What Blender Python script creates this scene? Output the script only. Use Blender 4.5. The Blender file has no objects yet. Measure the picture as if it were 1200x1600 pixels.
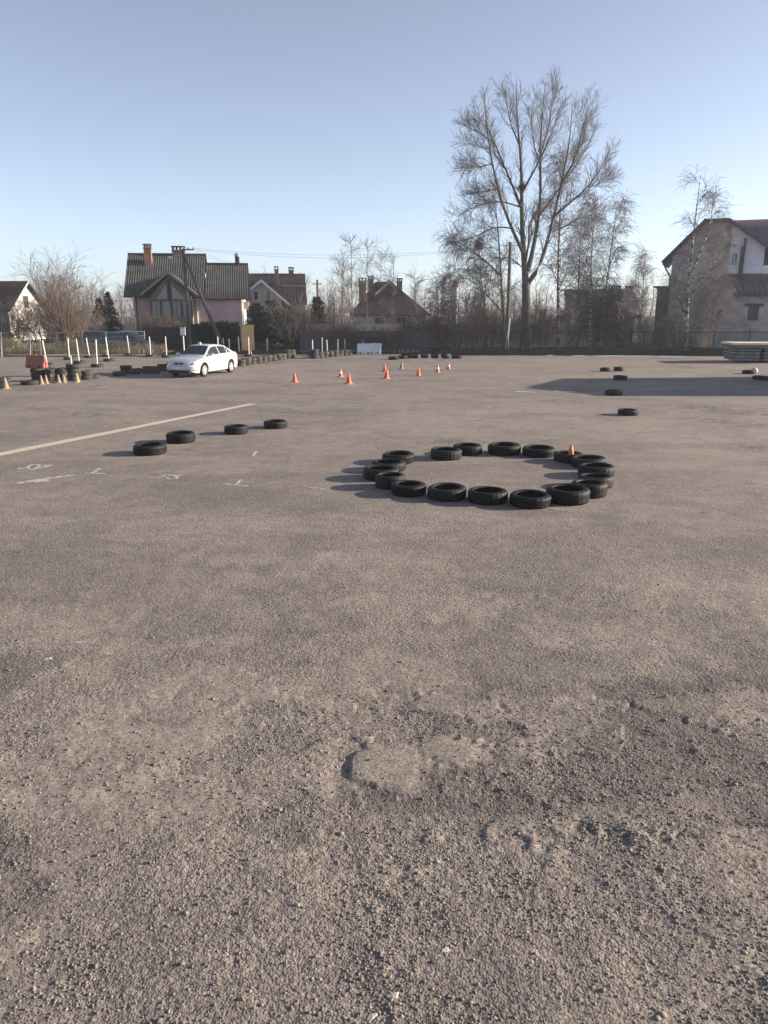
import bpy, bmesh, math, random
import numpy as np
from mathutils import Vector, Matrix

R = math.radians
SC = bpy.context.scene
COL = SC.collection
random.seed(7)
rng = np.random.default_rng(11)

# ------------------------------------------------------------------ camera
CAM_H, PITCH, F = 3.13, R(14.85), 1200.0          # metres, down-tilt, focal length in photo pixels (1200 x 1600)
cam = bpy.data.cameras.new('camera')
cam.sensor_fit = 'VERTICAL'; cam.sensor_height = 36.0; cam.lens = 27.0
cam.clip_start = 0.05; cam.clip_end = 6000
camo = bpy.data.objects.new('camera', cam); COL.objects.link(camo)
camo.location = (0, 0, CAM_H); camo.rotation_euler = (math.pi / 2 - PITCH, 0, 0)
SC.camera = camo

# ------------------------------------------------------------------ sky, sun, exposure
SUN_EL, SUN_AZ = R(15.5), R(6.0)                   # SUN_AZ is measured from +X towards +Y
world = bpy.data.worlds.new('World'); SC.world = world; world.use_nodes = True
wn = world.node_tree.nodes; wl = world.node_tree.links
bg = wn['Background']
sky = wn.new('ShaderNodeTexSky'); sky.sky_type = 'NISHITA'; sky.sun_disc = False
sky.sun_elevation = SUN_EL; sky.sun_rotation = math.pi / 2 - SUN_AZ
sky.air_density = 0.6; sky.dust_density = 0.7; sky.ozone_density = 3.0; sky.altitude = 150
wb = wn.new('ShaderNodeMix'); wb.data_type = 'RGBA'; wb.blend_type = 'MULTIPLY'; wb.inputs[0].default_value = 1.0
wb.inputs[7].default_value = (1.09, 1.015, 0.925, 1)     # white balance of the picture
hs = wn.new('ShaderNodeHueSaturation'); hs.inputs['Saturation'].default_value = .72; hs.inputs['Value'].default_value = 1.0   # thin milky spring haze
wl.new(sky.outputs[0], hs.inputs['Color']); wl.new(hs.outputs[0], wb.inputs[6]); wl.new(wb.outputs[2], bg.inputs[0]); bg.inputs[1].default_value = 0.10
sun = bpy.data.lights.new('sun', 'SUN'); sun.energy = 5.0; sun.angle = R(0.6); sun.color = (1.0, 0.86, 0.70)
suno = bpy.data.objects.new('sun', sun); COL.objects.link(suno)
sd = Vector((math.cos(SUN_EL) * math.cos(SUN_AZ), math.cos(SUN_EL) * math.sin(SUN_AZ), math.sin(SUN_EL)))
suno.rotation_euler = sd.to_track_quat('Z', 'Y').to_euler()
suno.location = sd * 100
SC.view_settings.view_transform = 'Standard'; SC.view_settings.look = 'None'
SC.view_settings.exposure = 1.3; SC.view_settings.gamma = 1.0; SC.view_settings.use_curve_mapping = False
SC.render.engine = 'CYCLES'; SC.cycles.use_denoising = True

# ------------------------------------------------------------------ measuring helpers (photo pixel -> place on the ground or on a plane)
SP, CP = math.sin(PITCH), math.cos(PITCH)
def ray(u, v):
    a = (u - 600) / F; b = -(v - 800) / F
    return Vector((a, b * SP + CP, b * CP - SP))
def G(u, v, z=0.0):
    d = ray(u, v); t = (z - CAM_H) / d.z
    return Vector((d.x * t, d.y * t, z))
def at(u, v, Y):
    d = ray(u, v); t = Y / d.y
    return Vector((d.x * t, Y, CAM_H + d.z * t))

# ------------------------------------------------------------------ materials
MATS = {}
def mat(name, col, rough=0.8, var=0.15, scale=6.0, metal=0.0, bump=0.0, bscale=40.0, col2=None, spec=0.3, coord='Object', rnd=0.0, coat=0.0):
    """plain surface with noise in its colour, a fine relief and a little change from object to object"""
    if name in MATS: return MATS[name]
    m = bpy.data.materials.new(name); m.use_nodes = True
    n = m.node_tree.nodes; l = m.node_tree.links; b = n['Principled BSDF']
    b.inputs['Roughness'].default_value = rough; b.inputs['Metallic'].default_value = metal
    b.inputs['Specular IOR Level'].default_value = spec
    b.inputs['Coat Weight'].default_value = coat
    tc = n.new('ShaderNodeTexCoord')
    nz = n.new('ShaderNodeTexNoise'); nz.inputs['Scale'].default_value = scale; nz.inputs['Detail'].default_value = 6
    nz.inputs['Roughness'].default_value = 0.65
    l.new(tc.outputs[coord], nz.inputs['Vector'])
    cr = n.new('ShaderNodeValToRGB'); cr.color_ramp.elements[0].position = 0.3; cr.color_ramp.elements[1].position = 0.7
    c = Vector(col); c2 = Vector(col2) if col2 else c * (1 + var)
    c1 = c if col2 else c * (1 - var)
    cr.color_ramp.elements[0].color = (*c1, 1); cr.color_ramp.elements[1].color = (*[min(.95, x) for x in c2], 1)
    l.new(nz.outputs['Fac'], cr.inputs[0])
    out = cr.outputs[0]
    if rnd:
        oi = n.new('ShaderNodeObjectInfo'); mr = n.new('ShaderNodeMapRange')
        mr.inputs[3].default_value = 1 - rnd; mr.inputs[4].default_value = 1 + rnd
        l.new(oi.outputs['Random'], mr.inputs[0])
        mx = n.new('ShaderNodeMix'); mx.data_type = 'RGBA'; mx.blend_type = 'MULTIPLY'; mx.inputs[0].default_value = 1
        l.new(out, mx.inputs[6]); l.new(mr.outputs[0], mx.inputs[7]); out = mx.outputs[2]
    l.new(out, b.inputs['Base Color'])
    if bump:
        n2 = n.new('ShaderNodeTexNoise'); n2.inputs['Scale'].default_value = bscale; n2.inputs['Detail'].default_value = 4
        l.new(tc.outputs[coord], n2.inputs['Vector'])
        bp = n.new('ShaderNodeBump'); bp.inputs['Strength'].default_value = bump; bp.inputs['Distance'].default_value = 0.02
        l.new(n2.outputs['Fac'], bp.inputs['Height']); l.new(bp.outputs[0], b.inputs['Normal'])
    MATS[name] = m
    return m

def asphalt_mat():
    m = bpy.data.materials.new('asphalt'); m.use_nodes = True
    n = m.node_tree.nodes; l = m.node_tree.links; b = n['Principled BSDF']
    b.inputs['Specular IOR Level'].default_value = 0.25
    geo = n.new('ShaderNodeNewGeometry'); P = geo.outputs['Position']
    def noise(scale, detail=5, rough=.6, vec=P, dist=0.0):
        x = n.new('ShaderNodeTexNoise'); x.inputs['Scale'].default_value = scale; x.inputs['Detail'].default_value = detail
        x.inputs['Roughness'].default_value = rough; x.inputs['Distortion'].default_value = dist
        l.new(vec, x.inputs['Vector']); return x.outputs['Fac']
    def ramp(fac, p0, p1, c0=(0, 0, 0), c1=(1, 1, 1)):
        x = n.new('ShaderNodeValToRGB'); e = x.color_ramp.elements
        e[0].position = p0; e[1].position = p1; e[0].color = (*c0, 1); e[1].color = (*c1, 1)
        l.new(fac, x.inputs[0]); return x.outputs[0]
    def mix(fac, a, bb, mode='MIX'):
        x = n.new('ShaderNodeMix'); x.data_type = 'RGBA'; x.blend_type = mode
        if isinstance(fac, float): x.inputs[0].default_value = fac
        else: l.new(fac, x.inputs[0])
        for s, i in ((a, 6), (bb, 7)):
            if isinstance(s, tuple): x.inputs[i].default_value = (*s, 1)
            else: l.new(s, x.inputs[i])
        return x.outputs[2]
    # stretched coordinate: wear runs along the driving direction across the yard
    mp = n.new('ShaderNodeMapping'); mp.inputs['Scale'].default_value = (0.35, 1.0, 1.0); mp.inputs['Rotation'].default_value = (0, 0, R(8))
    l.new(P, mp.inputs['Vector'])
    mp2 = n.new('ShaderNodeMapping'); mp2.inputs['Location'].default_value = (5.3, 2.1, 0); l.new(P, mp2.inputs['Vector'])
    base = ramp(noise(0.35, 6, .62), .32, .70, (.180, .155, .139), (.234, .203, .180))
    streak = ramp(noise(0.55, 7, .75, mp.outputs[0], .6), .47, .64)
    base = mix(streak, base, (.268, .234, .206))
    dark = ramp(noise(0.8, 5, .65, mp.outputs[0], .3), .56, .75)
    dk = n.new('ShaderNodeMath'); dk.operation = 'MULTIPLY'; dk.inputs[1].default_value = .55
    l.new(dark, dk.inputs[0])
    base = mix(dk.outputs[0], base, (.132, .115, .105))
    sa = n.new('ShaderNodeAttribute'); sa.attribute_name = 'sand'; da = n.new('ShaderNodeAttribute'); da.attribute_name = 'dark'
    sm = n.new('ShaderNodeMath'); sm.operation = 'MULTIPLY'; sm.inputs[1].default_value = .75; l.new(sa.outputs['Fac'], sm.inputs[0])
    dm = n.new('ShaderNodeMath'); dm.operation = 'MULTIPLY'; dm.inputs[1].default_value = .8; l.new(da.outputs['Fac'], dm.inputs[0])
    base = mix(dm.outputs[0], base, (.110, .096, .092)); base = mix(sm.outputs[0], base, (.262, .226, .198))
    # aggregate: stone by stone colour
    vo = n.new('ShaderNodeTexVoronoi'); vo.inputs['Scale'].default_value = 75; l.new(P, vo.inputs['Vector'])
    sx = n.new('ShaderNodeSeparateColor'); l.new(vo.outputs['Color'], sx.inputs[0])
    agg = ramp(sx.outputs[0], .05, .95, (.60, .58, .57), (1.42, 1.40, 1.38))
    base = mix(.75, base, agg, 'MULTIPLY')
    grit = ramp(noise(22, 4, .7), .3, .7, (.78, .78, .78), (1.2, 1.2, 1.2))
    base = mix(.8, base, grit, 'MULTIPLY')
    pits = ramp(noise(62, 3, .6, P, 1.2), .60, .70); pk = n.new('ShaderNodeMath'); pk.operation = 'MULTIPLY'; pk.inputs[1].default_value = .50
    l.new(pits, pk.inputs[0]); base = mix(pk.outputs[0], base, (.062, .053, .048))
    p2 = ramp(noise(17, 4, .7, P, .9), .575, .66); pj = n.new('ShaderNodeMath'); pj.operation = 'MULTIPLY'; pj.inputs[1].default_value = .58
    l.new(p2, pj.inputs[0]); base = mix(pj.outputs[0], base, (.070, .060, .055))
    p3 = ramp(noise(20, 3, .65, mp2.outputs[0], .6), .61, .70); pq = n.new('ShaderNodeMath'); pq.operation = 'MULTIPLY'; pq.inputs[1].default_value = .5
    l.new(p3, pq.inputs[0]); base = mix(pq.outputs[0], base, (.40, .36, .325))
    cl = ramp(noise(2.6, 5, .75, P, .8), .38, .62, (.86, .855, .87), (1.10, 1.09, 1.06)); base = mix(1.0, base, cl, 'MULTIPLY')
    l.new(base, b.inputs['Base Color'])
    b.inputs['Roughness'].default_value = .88
    # relief
    inv = n.new('ShaderNodeMath'); inv.operation = 'MULTIPLY'; inv.inputs[1].default_value = -1.0
    l.new(vo.outputs['Distance'], inv.inputs[0])
    vo2 = n.new('ShaderNodeTexVoronoi'); vo2.inputs['Scale'].default_value = 32; l.new(P, vo2.inputs['Vector'])
    i2 = n.new('ShaderNodeMath'); i2.operation = 'MULTIPLY_ADD'; i2.inputs[1].default_value = -1.3
    l.new(vo2.outputs['Distance'], i2.inputs[0]); l.new(inv.outputs[0], i2.inputs[2])
    i3 = n.new('ShaderNodeMath'); i3.operation = 'ADD'; l.new(i2.outputs[0], i3.inputs[0]); l.new(noise(9, 6, .7), i3.inputs[1])
    bp = n.new('ShaderNodeBump'); bp.inputs['Strength'].default_value = .42; bp.inputs['Distance'].default_value = .012
    bs = n.new('ShaderNodeMath'); bs.operation = 'MULTIPLY_ADD'; bs.inputs[1].default_value = -.30; bs.inputs[2].default_value = .44
    l.new(sa.outputs['Fac'], bs.inputs[0]); l.new(bs.outputs[0], bp.inputs['Strength'])
    l.new(i3.outputs[0], bp.inputs['Height']); l.new(bp.outputs[0], b.inputs['Normal'])
    return m

def paint_mat(name, col, cover):
    """worn road paint: noise decides where it has rubbed away"""
    m = bpy.data.materials.new(name); m.use_nodes = True
    n = m.node_tree.nodes; l = m.node_tree.links; b = n['Principled BSDF']
    b.inputs['Base Color'].default_value = (*col, 1); b.inputs['Roughness'].default_value = .8
    geo = n.new('ShaderNodeNewGeometry')
    nz = n.new('ShaderNodeTexNoise'); nz.inputs['Scale'].default_value = 14; nz.inputs['Detail'].default_value = 8; nz.inputs['Roughness'].default_value = .75
    l.new(geo.outputs['Position'], nz.inputs['Vector'])
    cr = n.new('ShaderNodeValToRGB'); cr.color_ramp.elements[0].position = .5 - cover * .35; cr.color_ramp.elements[1].position = .62 - cover * .2
    cr.color_ramp.elements[0].color = (0, 0, 0, 1); cr.color_ramp.elements[1].color = (1, 1, 1, 1)
    l.new(nz.outputs['Fac'], cr.inputs[0])
    tr = n.new('ShaderNodeBsdfTransparent'); mx = n.new('ShaderNodeMixShader')
    l.new(cr.outputs[0], mx.inputs[0]); l.new(tr.outputs[0], mx.inputs[1]); l.new(b.outputs[0], mx.inputs[2])
    l.new(mx.outputs[0], n['Material Output'].inputs[0])
    return m

def gravel_mat():
    m = bpy.data.materials.new('gravel'); m.use_nodes = True
    n = m.node_tree.nodes; l = m.node_tree.links; b = n['Principled BSDF']
    geo = n.new('ShaderNodeNewGeometry'); cr = n.new('ShaderNodeValToRGB')
    e = cr.color_ramp.elements; e[0].position = 0; e[0].color = (.12, .105, .095, 1); e[1].position = 1; e[1].color = (.34, .30, .265, 1)
    x = e.new(.5); x.color = (.195, .168, .146, 1); x = e.new(.94); x.color = (.24, .208, .18, 1)
    l.new(geo.outputs['Random Per Island'], cr.inputs[0]); l.new(cr.outputs[0], b.inputs['Base Color'])
    b.inputs['Roughness'].default_value = .85; b.inputs['Specular IOR Level'].default_value = .25
    return m

def birch_mat():
    m = bpy.data.materials.new('birch_bark'); m.use_nodes = True
    n = m.node_tree.nodes; l = m.node_tree.links; b = n['Principled BSDF']
    geo = n.new('ShaderNodeNewGeometry'); mp = n.new('ShaderNodeMapping'); mp.inputs['Scale'].default_value = (2.2, 2.2, 5)
    l.new(geo.outputs['Position'], mp.inputs['Vector'])
    nz = n.new('ShaderNodeTexNoise'); nz.inputs['Scale'].default_value = 1.4; nz.inputs['Detail'].default_value = 5; l.new(mp.outputs[0], nz.inputs['Vector'])
    cr = n.new('ShaderNodeValToRGB'); e = cr.color_ramp.elements
    e[0].position = .46; e[0].color = (.035, .03, .028, 1); e[1].position = .58; e[1].color = (.55, .52, .48, 1)
    l.new(nz.outputs['Fac'], cr.inputs[0]); l.new(cr.outputs[0], b.inputs['Base Color']); b.inputs['Roughness'].default_value = .8
    return m

def masonry_mat(name, c1, c2, mortar, bw, bh, bumpd=.01):
    m = bpy.data.materials.new(name); m.use_nodes = True
    n = m.node_tree.nodes; l = m.node_tree.links; b = n['Principled BSDF']; b.inputs['Roughness'].default_value = .9
    tc = n.new('ShaderNodeTexCoord'); sp = n.new('ShaderNodeSeparateXYZ'); cb = n.new('ShaderNodeCombineXYZ'); ad = n.new('ShaderNodeMath'); ad.operation = 'ADD'
    l.new(tc.outputs['Object'], sp.inputs[0]); l.new(sp.outputs[0], ad.inputs[0]); l.new(sp.outputs[1], ad.inputs[1])
    l.new(ad.outputs[0], cb.inputs[0]); l.new(sp.outputs[2], cb.inputs[1])
    br = n.new('ShaderNodeTexBrick'); br.inputs['Scale'].default_value = 1; br.inputs['Brick Width'].default_value = bw; br.inputs['Row Height'].default_value = bh
    br.inputs['Mortar Size'].default_value = .012; br.inputs['Color1'].default_value = (*c1, 1); br.inputs['Color2'].default_value = (*c2, 1); br.inputs['Mortar'].default_value = (*mortar, 1)
    l.new(cb.outputs[0], br.inputs['Vector'])
    nz = n.new('ShaderNodeTexNoise'); nz.inputs['Scale'].default_value = 1.3; nz.inputs['Detail'].default_value = 6; l.new(tc.outputs['Object'], nz.inputs['Vector'])
    cr = n.new('ShaderNodeValToRGB'); cr.color_ramp.elements[0].color = (.65, .63, .60, 1); cr.color_ramp.elements[1].color = (1.1, 1.1, 1.1, 1)
    cr.color_ramp.elements[0].position = .3; cr.color_ramp.elements[1].position = .65
    l.new(nz.outputs['Fac'], cr.inputs[0])
    mx = n.new('ShaderNodeMix'); mx.data_type = 'RGBA'; mx.blend_type = 'MULTIPLY'; mx.inputs[0].default_value = 1
    l.new(br.outputs['Color'], mx.inputs[6]); l.new(cr.outputs[0], mx.inputs[7]); l.new(mx.outputs[2], b.inputs['Base Color'])
    bp = n.new('ShaderNodeBump'); bp.inputs['Strength'].default_value = .6; bp.inputs['Distance'].default_value = bumpd; bp.invert = True
    l.new(br.outputs['Fac'], bp.inputs['Height']); l.new(bp.outputs[0], b.inputs['Normal'])
    return m

def glass_mat(name, col, rough=.08):
    return mat(name, col, rough=rough, var=.2, scale=2, spec=.6)

M = dict(
    asphalt=asphalt_mat(), gravel=gravel_mat(), birch=birch_mat(),
    paint=paint_mat('worn_white_paint', (.50, .465, .425), .45), paint_faint=paint_mat('faint_white_paint', (.42, .38, .33), .25),
    line=paint_mat('worn_line_paint', (.50, .43, .34), .95),
    earth=mat('earth', (.05, .042, .034), .95, .35, 1.2, bump=.6, bscale=8, coord='Object', spec=.05),
    verge=mat('verge', (.24, .19, .12), .95, col2=(.36, .29, .19), scale=1.5, bump=.5, bscale=12),
    bank=mat('shade_darkened_bank_soil', (.014, .0135, .0145), .95, .4, 2.0, bump=.8, bscale=9, spec=0.0),  # near-black: the shade over the bank is put into its soil colour
    rubber=mat('rubber', (.004, .004, .004), .62, col2=(.017, .016, .015), scale=3.2, bump=.15, bscale=60, rnd=.55, spec=.22),
    rubber_dusty=mat('rubber_dusty', (.035, .033, .031), .8, col2=(.085, .076, .066), scale=4, bump=.2, bscale=50, rnd=.3, spec=.25),
    white_plastic=mat('white_plastic', (.50, .48, .45), .5, col2=(.72, .71, .68), scale=5),
    pole_base=mat('pole_base', (.03, .028, .026), .7, .4, 6),
    orange=mat('cone_orange', (.60, .13, .055), .5, .18, 9), cone_white=mat('cone_white', (.75, .72, .68), .5, .1, 9),
    cone_pale=mat('cone_faded', (.27, .19, .14), .7, .2, 14), cone_yellow=mat('cone_yellow', (.33, .27, .11), .7, .2, 14),
    red_plastic=mat('red_plastic', (.30, .095, .085), .55, .15, 5, bump=.1, bscale=8), barrier_white=mat('barrier_white', (.60, .64, .66), .55, .12, 5),
    car_white=mat('car_white', (.45, .47, .49), .28, .03, 1.5, spec=.5, coat=.6), car_dark=mat('car_dark', (.045, .06, .085), .3, .1, 1.5, spec=.5, coat=.6),
    car_glass=glass_mat('car_glass', (.025, .03, .035)), black_trim=mat('black_trim', (.02, .02, .022), .6, .2, 8),
    rim=mat('rim', (.42, .42, .40), .4, .15, 12, metal=.5), lamp_glass=mat('lamp_glass', (.55, .56, .58), .12, .2, 14, spec=.7), tail=mat('tail_lamp', (.35, .02, .02), .2, .1, 9),
    plate=mat('plate', (.6, .6, .56), .5, .08, 20), amber=mat('amber', (.6, .25, .04), .3, .1, 9),
    slate=mat('asbestos_roof', (.045, .045, .043), .9, col2=(.092, .089, .083), scale=1.4, bump=.3, bscale=14),
    brown_roof=mat('brown_roof', (.034, .026, .027), .85, .25, 1.3, spec=.1), dark_roof=mat('dark_roof', (.026, .023, .025), .9, .3, 1.4, spec=.1),
    purple_roof=mat('purple_roof', (.075, .042, .066), .5, .18, 1.2, spec=.4), green_roof=mat('green_roof', (.045, .060, .060), .8, .2, 1.4),
    pink=mat('pink_plaster', (.56, .40, .40), .9, .08, 1.2, bump=.2, bscale=18), grey_plaster=mat('grey_plaster', (.34, .33, .32), .9, .12, 1.4),
    white_plaster=mat('white_plaster', (.50, .48, .44), .9, .1, 1.4), cream=mat('cream_plaster', (.70, .57, .42), .9, .12, 1.2), siding=mat('pale_siding', (.72, .74, .80), .6, .05, 1.1),
    block=masonry_mat('block_wall', (.50, .48, .46), (.39, .375, .36), (.28, .27, .26), .40, .20), silicate=masonry_mat('silicate_brick', (.62, .60, .585), (.55, .53, .515), (.44, .425, .41), .26, .09),
    brick=masonry_mat('red_brick', (.34, .13, .075), (.27, .10, .06), (.26, .22, .19), .25, .08), brick_dull=masonry_mat('dull_brick', (.22, .13, .095), (.17, .10, .075), (.17, .15, .13), .25, .08),
    timber_dark=mat('dark_timber', (.055, .042, .036), .85, .3, 4), timber=mat('weathered_timber', (.16, .135, .11), .9, .3, 5, bump=.3, bscale=20), pole_wood=mat('pole_wood', (.10, .085, .075), .9, .35, 3, bump=.3, bscale=20),
    concrete=mat('concrete', (.30, .285, .265), .9, .15, 4, bump=.25, bscale=25), concrete_green=mat('mossy_concrete', (.17, .185, .175), .9, .25, 3, bump=.25, bscale=20), concrete_wall=mat('panel_concrete', (.12, .125, .135), .9, .15, 1.5, bump=.2, bscale=10),
    board=mat('cream_board', (.60, .53, .41), .7, .12, 4), rust=mat('rusty_brown', (.12, .065, .045), .85, .3, 5),
    metal_fence=mat('fence_metal', (.035, .037, .042), .6, .25, 6), hedge_dark=mat('dark_sheet', (.028, .032, .036), .7, .3, 3), yellow=mat('yellow_paint', (.54, .36, .19), .8, .15, 3),
    galv=mat('galvanised', (.36, .37, .38), .45, .15, 6, metal=.4), window=glass_mat('window_glass', (.035, .042, .05)), curtain=mat('pale_window', (.30, .30, .29), .4, .15, 3), frame=mat('white_frame', (.66, .65, .62), .6, .06, 8),
    bark=mat('poplar_bark', (.065, .060, .050), .95, col2=(.125, .115, .096), scale=3, bump=.6, bscale=14), twig=mat('poplar_twig', (.115, .100, .082), .9, .25, 2),
    birch_twig=mat('birch_twig', (.13, .095, .092), .9, .25, 2), shrub=mat('shrub_twig', (.15, .11, .088), .9, .3, 1.5, rnd=.3), shrub_grey=mat('grey_twig', (.165, .135, .12), .9, .3, 1.5, rnd=.3), red_twig=mat('red_twig', (.135, .070, .045), .9, .3, 1.5, rnd=.2),
    needle=mat('spruce_needle', (.022, .034, .024), .85, .35, 3), thuja=mat('thuja_leaf', (.045, .055, .026), .85, .35, 3), pine=mat('pine_needle', (.030, .042, .028), .85, .35, 3),
    straw=mat('dry_grass', (.46, .36, .215), .9, .25, 1.2), snow=mat('old_snow', (.48, .50, .54), .7, .08, 8, bump=.3, bscale=20), mistletoe=mat('mistletoe', (.06, .065, .035), .9, .3, 6),
    stone_white=mat('white_stone', (.40, .365, .325), .8, .15, 30),
)
for k in ('silicate', 'block', 'brick', 'brick_dull'): pass

# ------------------------------------------------------------------ mesh helpers
class MB:
    def __init__(s): s.v = []; s.f = []
    def add(s, vs, fs):
        o = len(s.v); s.v += [tuple(x) for x in vs]; s.f += [tuple(i + o for i in f) for f in fs]; return s
    def box(s, x0, x1, y0, y1, z0, z1):
        return s.add([(x0, y0, z0), (x1, y0, z0), (x1, y1, z0), (x0, y1, z0), (x0, y0, z1), (x1, y0, z1), (x1, y1, z1), (x0, y1, z1)],
                     [(0, 3, 2, 1), (4, 5, 6, 7), (0, 1, 5, 4), (1, 2, 6, 5), (2, 3, 7, 6), (3, 0, 4, 7)])
    def hexa(s, b, t):
        return s.add(list(b) + list(t), [(0, 3, 2, 1), (4, 5, 6, 7), (0, 1, 5, 4), (1, 2, 6, 5), (2, 3, 7, 6), (3, 0, 4, 7)])
    def slab(s, poly, thick):
        """polygon in space given thickness along the opposite of its normal"""
        p = [Vector(q) for q in poly]; nrm = Vector((0, 0, 0))
        for i in range(len(p)):
            a, b = p[i], p[(i + 1) % len(p)]
            nrm += Vector(((a.y - b.y) * (a.z + b.z), (a.z - b.z) * (a.x + b.x), (a.x - b.x) * (a.y + b.y)))
        nrm.normalize(); n = len(p); q = [x - nrm * thick for x in p]
        return s.add(p + q, [tuple(range(n)), tuple(range(2 * n - 1, n - 1, -1))] + [(i, i + n, (i + 1) % n + n, (i + 1) % n) for i in range(n)])
    def tube(s, pts, rad, k=8, cap=True):
        pts = [Vector(p) for p in pts]; o = len(s.v); n = len(pts)
        if not hasattr(rad, '__len__'): rad = [rad] * n
        for i, p in enumerate(pts):
            t = (pts[min(i + 1, n - 1)] - pts[max(i - 1, 0)]).normalized()
            a = Vector((1, 0, 0)) if abs(t.x) < .8 else Vector((0, 1, 0))
            u = t.cross(a).normalized(); w = t.cross(u)
            for j in range(k):
                an = 2 * math.pi * j / k; s.v.append(tuple(p + (u * math.cos(an) + w * math.sin(an)) * rad[i]))
        for i in range(n - 1):
            for j in range(k):
                s.f.append((o + i * k + j, o + i * k + (j + 1) % k, o + (i + 1) * k + (j + 1) % k, o + (i + 1) * k + j))
        if cap: s.f.append(tuple(o + j for j in range(k))[::-1]); s.f.append(tuple(o + (n - 1) * k + j for j in range(k)))
        return s
    def lathe(s, prof, k=24, close=False, c=(0, 0, 0)):
        o = len(s.v); n = len(prof)
        for j in range(k):
            an = 2 * math.pi * j / k
            for r, z in prof: s.v.append((c[0] + r * math.cos(an), c[1] + r * math.sin(an), c[2] + z))
        m = n if close else n - 1
        for j in range(k):
            for i in range(m):
                a = o + j * n + i; b = o + j * n + (i + 1) % n; c2 = o + ((j + 1) % k) * n + (i + 1) % n; d = o + ((j + 1) % k) * n + i
                s.f.append((a, d, c2, b))
        return s
    def mesh(s, name, m, smooth=False):
        me = bpy.data.meshes.new(name); me.from_pydata(s.v, [], s.f); me.materials.append(m)
        if smooth:
            me.shade_smooth()
        me.update(); return me
    def build(s, name, m, parent=None, smooth=False, sharp=None):
        me = s.mesh(name, m, smooth)
        if sharp: me.set_sharp_from_angle(angle=R(sharp))
        return link(name, me, parent)

def link(name, me, parent=None):
    o = bpy.data.objects.new(name, me); COL.objects.link(o)
    if parent: o.parent = parent
    return o
def tag(o, label=None, cat=None, group=None, kind=None):
    if label: o['label'] = label
    if cat: o['category'] = cat
    if group: o['group'] = group
    if kind: o['kind'] = kind
    return o
def empty(name, loc=(0, 0, 0), rz=0.0):
    o = bpy.data.objects.new(name, None); COL.objects.link(o); o.location = loc; o.rotation_euler = (0, 0, rz); o.empty_display_size = .2
    return o
def copy_tree(o, parent=None):
    c = o.copy(); COL.objects.link(c); c.parent = parent
    for ch in o.children: copy_tree(ch, c)
    return c
def np_mesh(name, V, Fq, m, smooth=False):
    """mesh from arrays; Fq is (n, 3) or (n, 4)"""
    me = bpy.data.meshes.new(name); k = Fq.shape[1]
    me.vertices.add(len(V)); me.vertices.foreach_set('co', np.ascontiguousarray(V, dtype=np.float32).ravel())
    me.loops.add(Fq.size); me.loops.foreach_set('vertex_index', Fq.astype(np.int32).ravel())
    me.polygons.add(len(Fq)); me.polygons.foreach_set('loop_start', np.arange(0, Fq.size, k, dtype=np.int32))
    me.polygons.foreach_set('loop_total', np.full(len(Fq), k, dtype=np.int32))
    if smooth: me.polygons.foreach_set('use_smooth', np.ones(len(Fq), dtype=bool))
    me.materials.append(m); me.update(calc_edges=True); me.validate(); return me
ORD = ['first', 'second', 'third', 'fourth', 'fifth', 'sixth', 'seventh', 'eighth', 'ninth', 'tenth', 'eleventh', 'twelfth', 'thirteenth', 'fourteenth', 'fifteenth', 'sixteenth', 'seventeenth', 'eighteenth', 'nineteenth', 'twentieth',
       'twenty-first', 'twenty-second', 'twenty-third', 'twenty-fourth', 'twenty-fifth', 'twenty-sixth', 'twenty-seventh', 'twenty-eighth', 'twenty-ninth', 'thirtieth', 'thirty-first', 'thirty-second', 'thirty-third', 'thirty-fourth', 'thirty-fifth', 'thirty-sixth', 'thirty-seventh', 'thirty-eighth', 'thirty-ninth', 'fortieth']

# ------------------------------------------------------------------ noise in numpy, for the relief of the ground
def hsh(ix, iy, seed):
    h = (ix.astype(np.int64) * 374761393 + iy.astype(np.int64) * 668265263 + seed * 974634777) & 0xffffffff
    h = ((h ^ (h >> 13)) * 1274126177) & 0xffffffff
    return ((h ^ (h >> 16)) & 0xffff) / 65535.0
def vnoise(x, y, seed=0):
    ix, iy = np.floor(x), np.floor(y); fx, fy = x - ix, y - iy
    fx = fx * fx * (3 - 2 * fx); fy = fy * fy * (3 - 2 * fy)
    a, b, c, d = hsh(ix, iy, seed), hsh(ix + 1, iy, seed), hsh(ix, iy + 1, seed), hsh(ix + 1, iy + 1, seed)
    return (a * (1 - fx) + b * fx) * (1 - fy) + (c * (1 - fx) + d * fx) * fy
def fbm(x, y, seed=0, oct=4):
    s = 0; a = .5
    for i in range(oct): s = s + a * vnoise(x * 2 ** i, y * 2 ** i, seed + i * 17); a *= .5
    return s
def sstep(a, b, x):
    t = np.clip((x - a) / (b - a), 0, 1); return t * t * (3 - 2 * t)
PATCH = G(640, 1195)                                # broken patch of asphalt in the foreground
def patch_mask(x, y):
    """smooth dusty plate with a sharp ledge on its left and ragged, fading right side"""
    wob = (fbm(x * 2.9, y * 2.9, 5) - .47) * 1.5 + (fbm(x * 9, y * 9, 55) - .47) * .45
    d1 = np.sqrt(((x - PATCH.x + .12) / .42) ** 2 + ((y - PATCH.y) / .40) ** 2)
    d2 = np.sqrt(((x - PATCH.x - .30) / .40) ** 2 + ((y - PATCH.y - .10) / .30) ** 2)
    d = np.minimum(d1, d2) + wob; soft = sstep(-.30, .15, x - PATCH.x)
    return 1 - np.clip((d - (.95 - .30 * soft)) / (.06 + .45 * soft), 0, 1)
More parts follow.
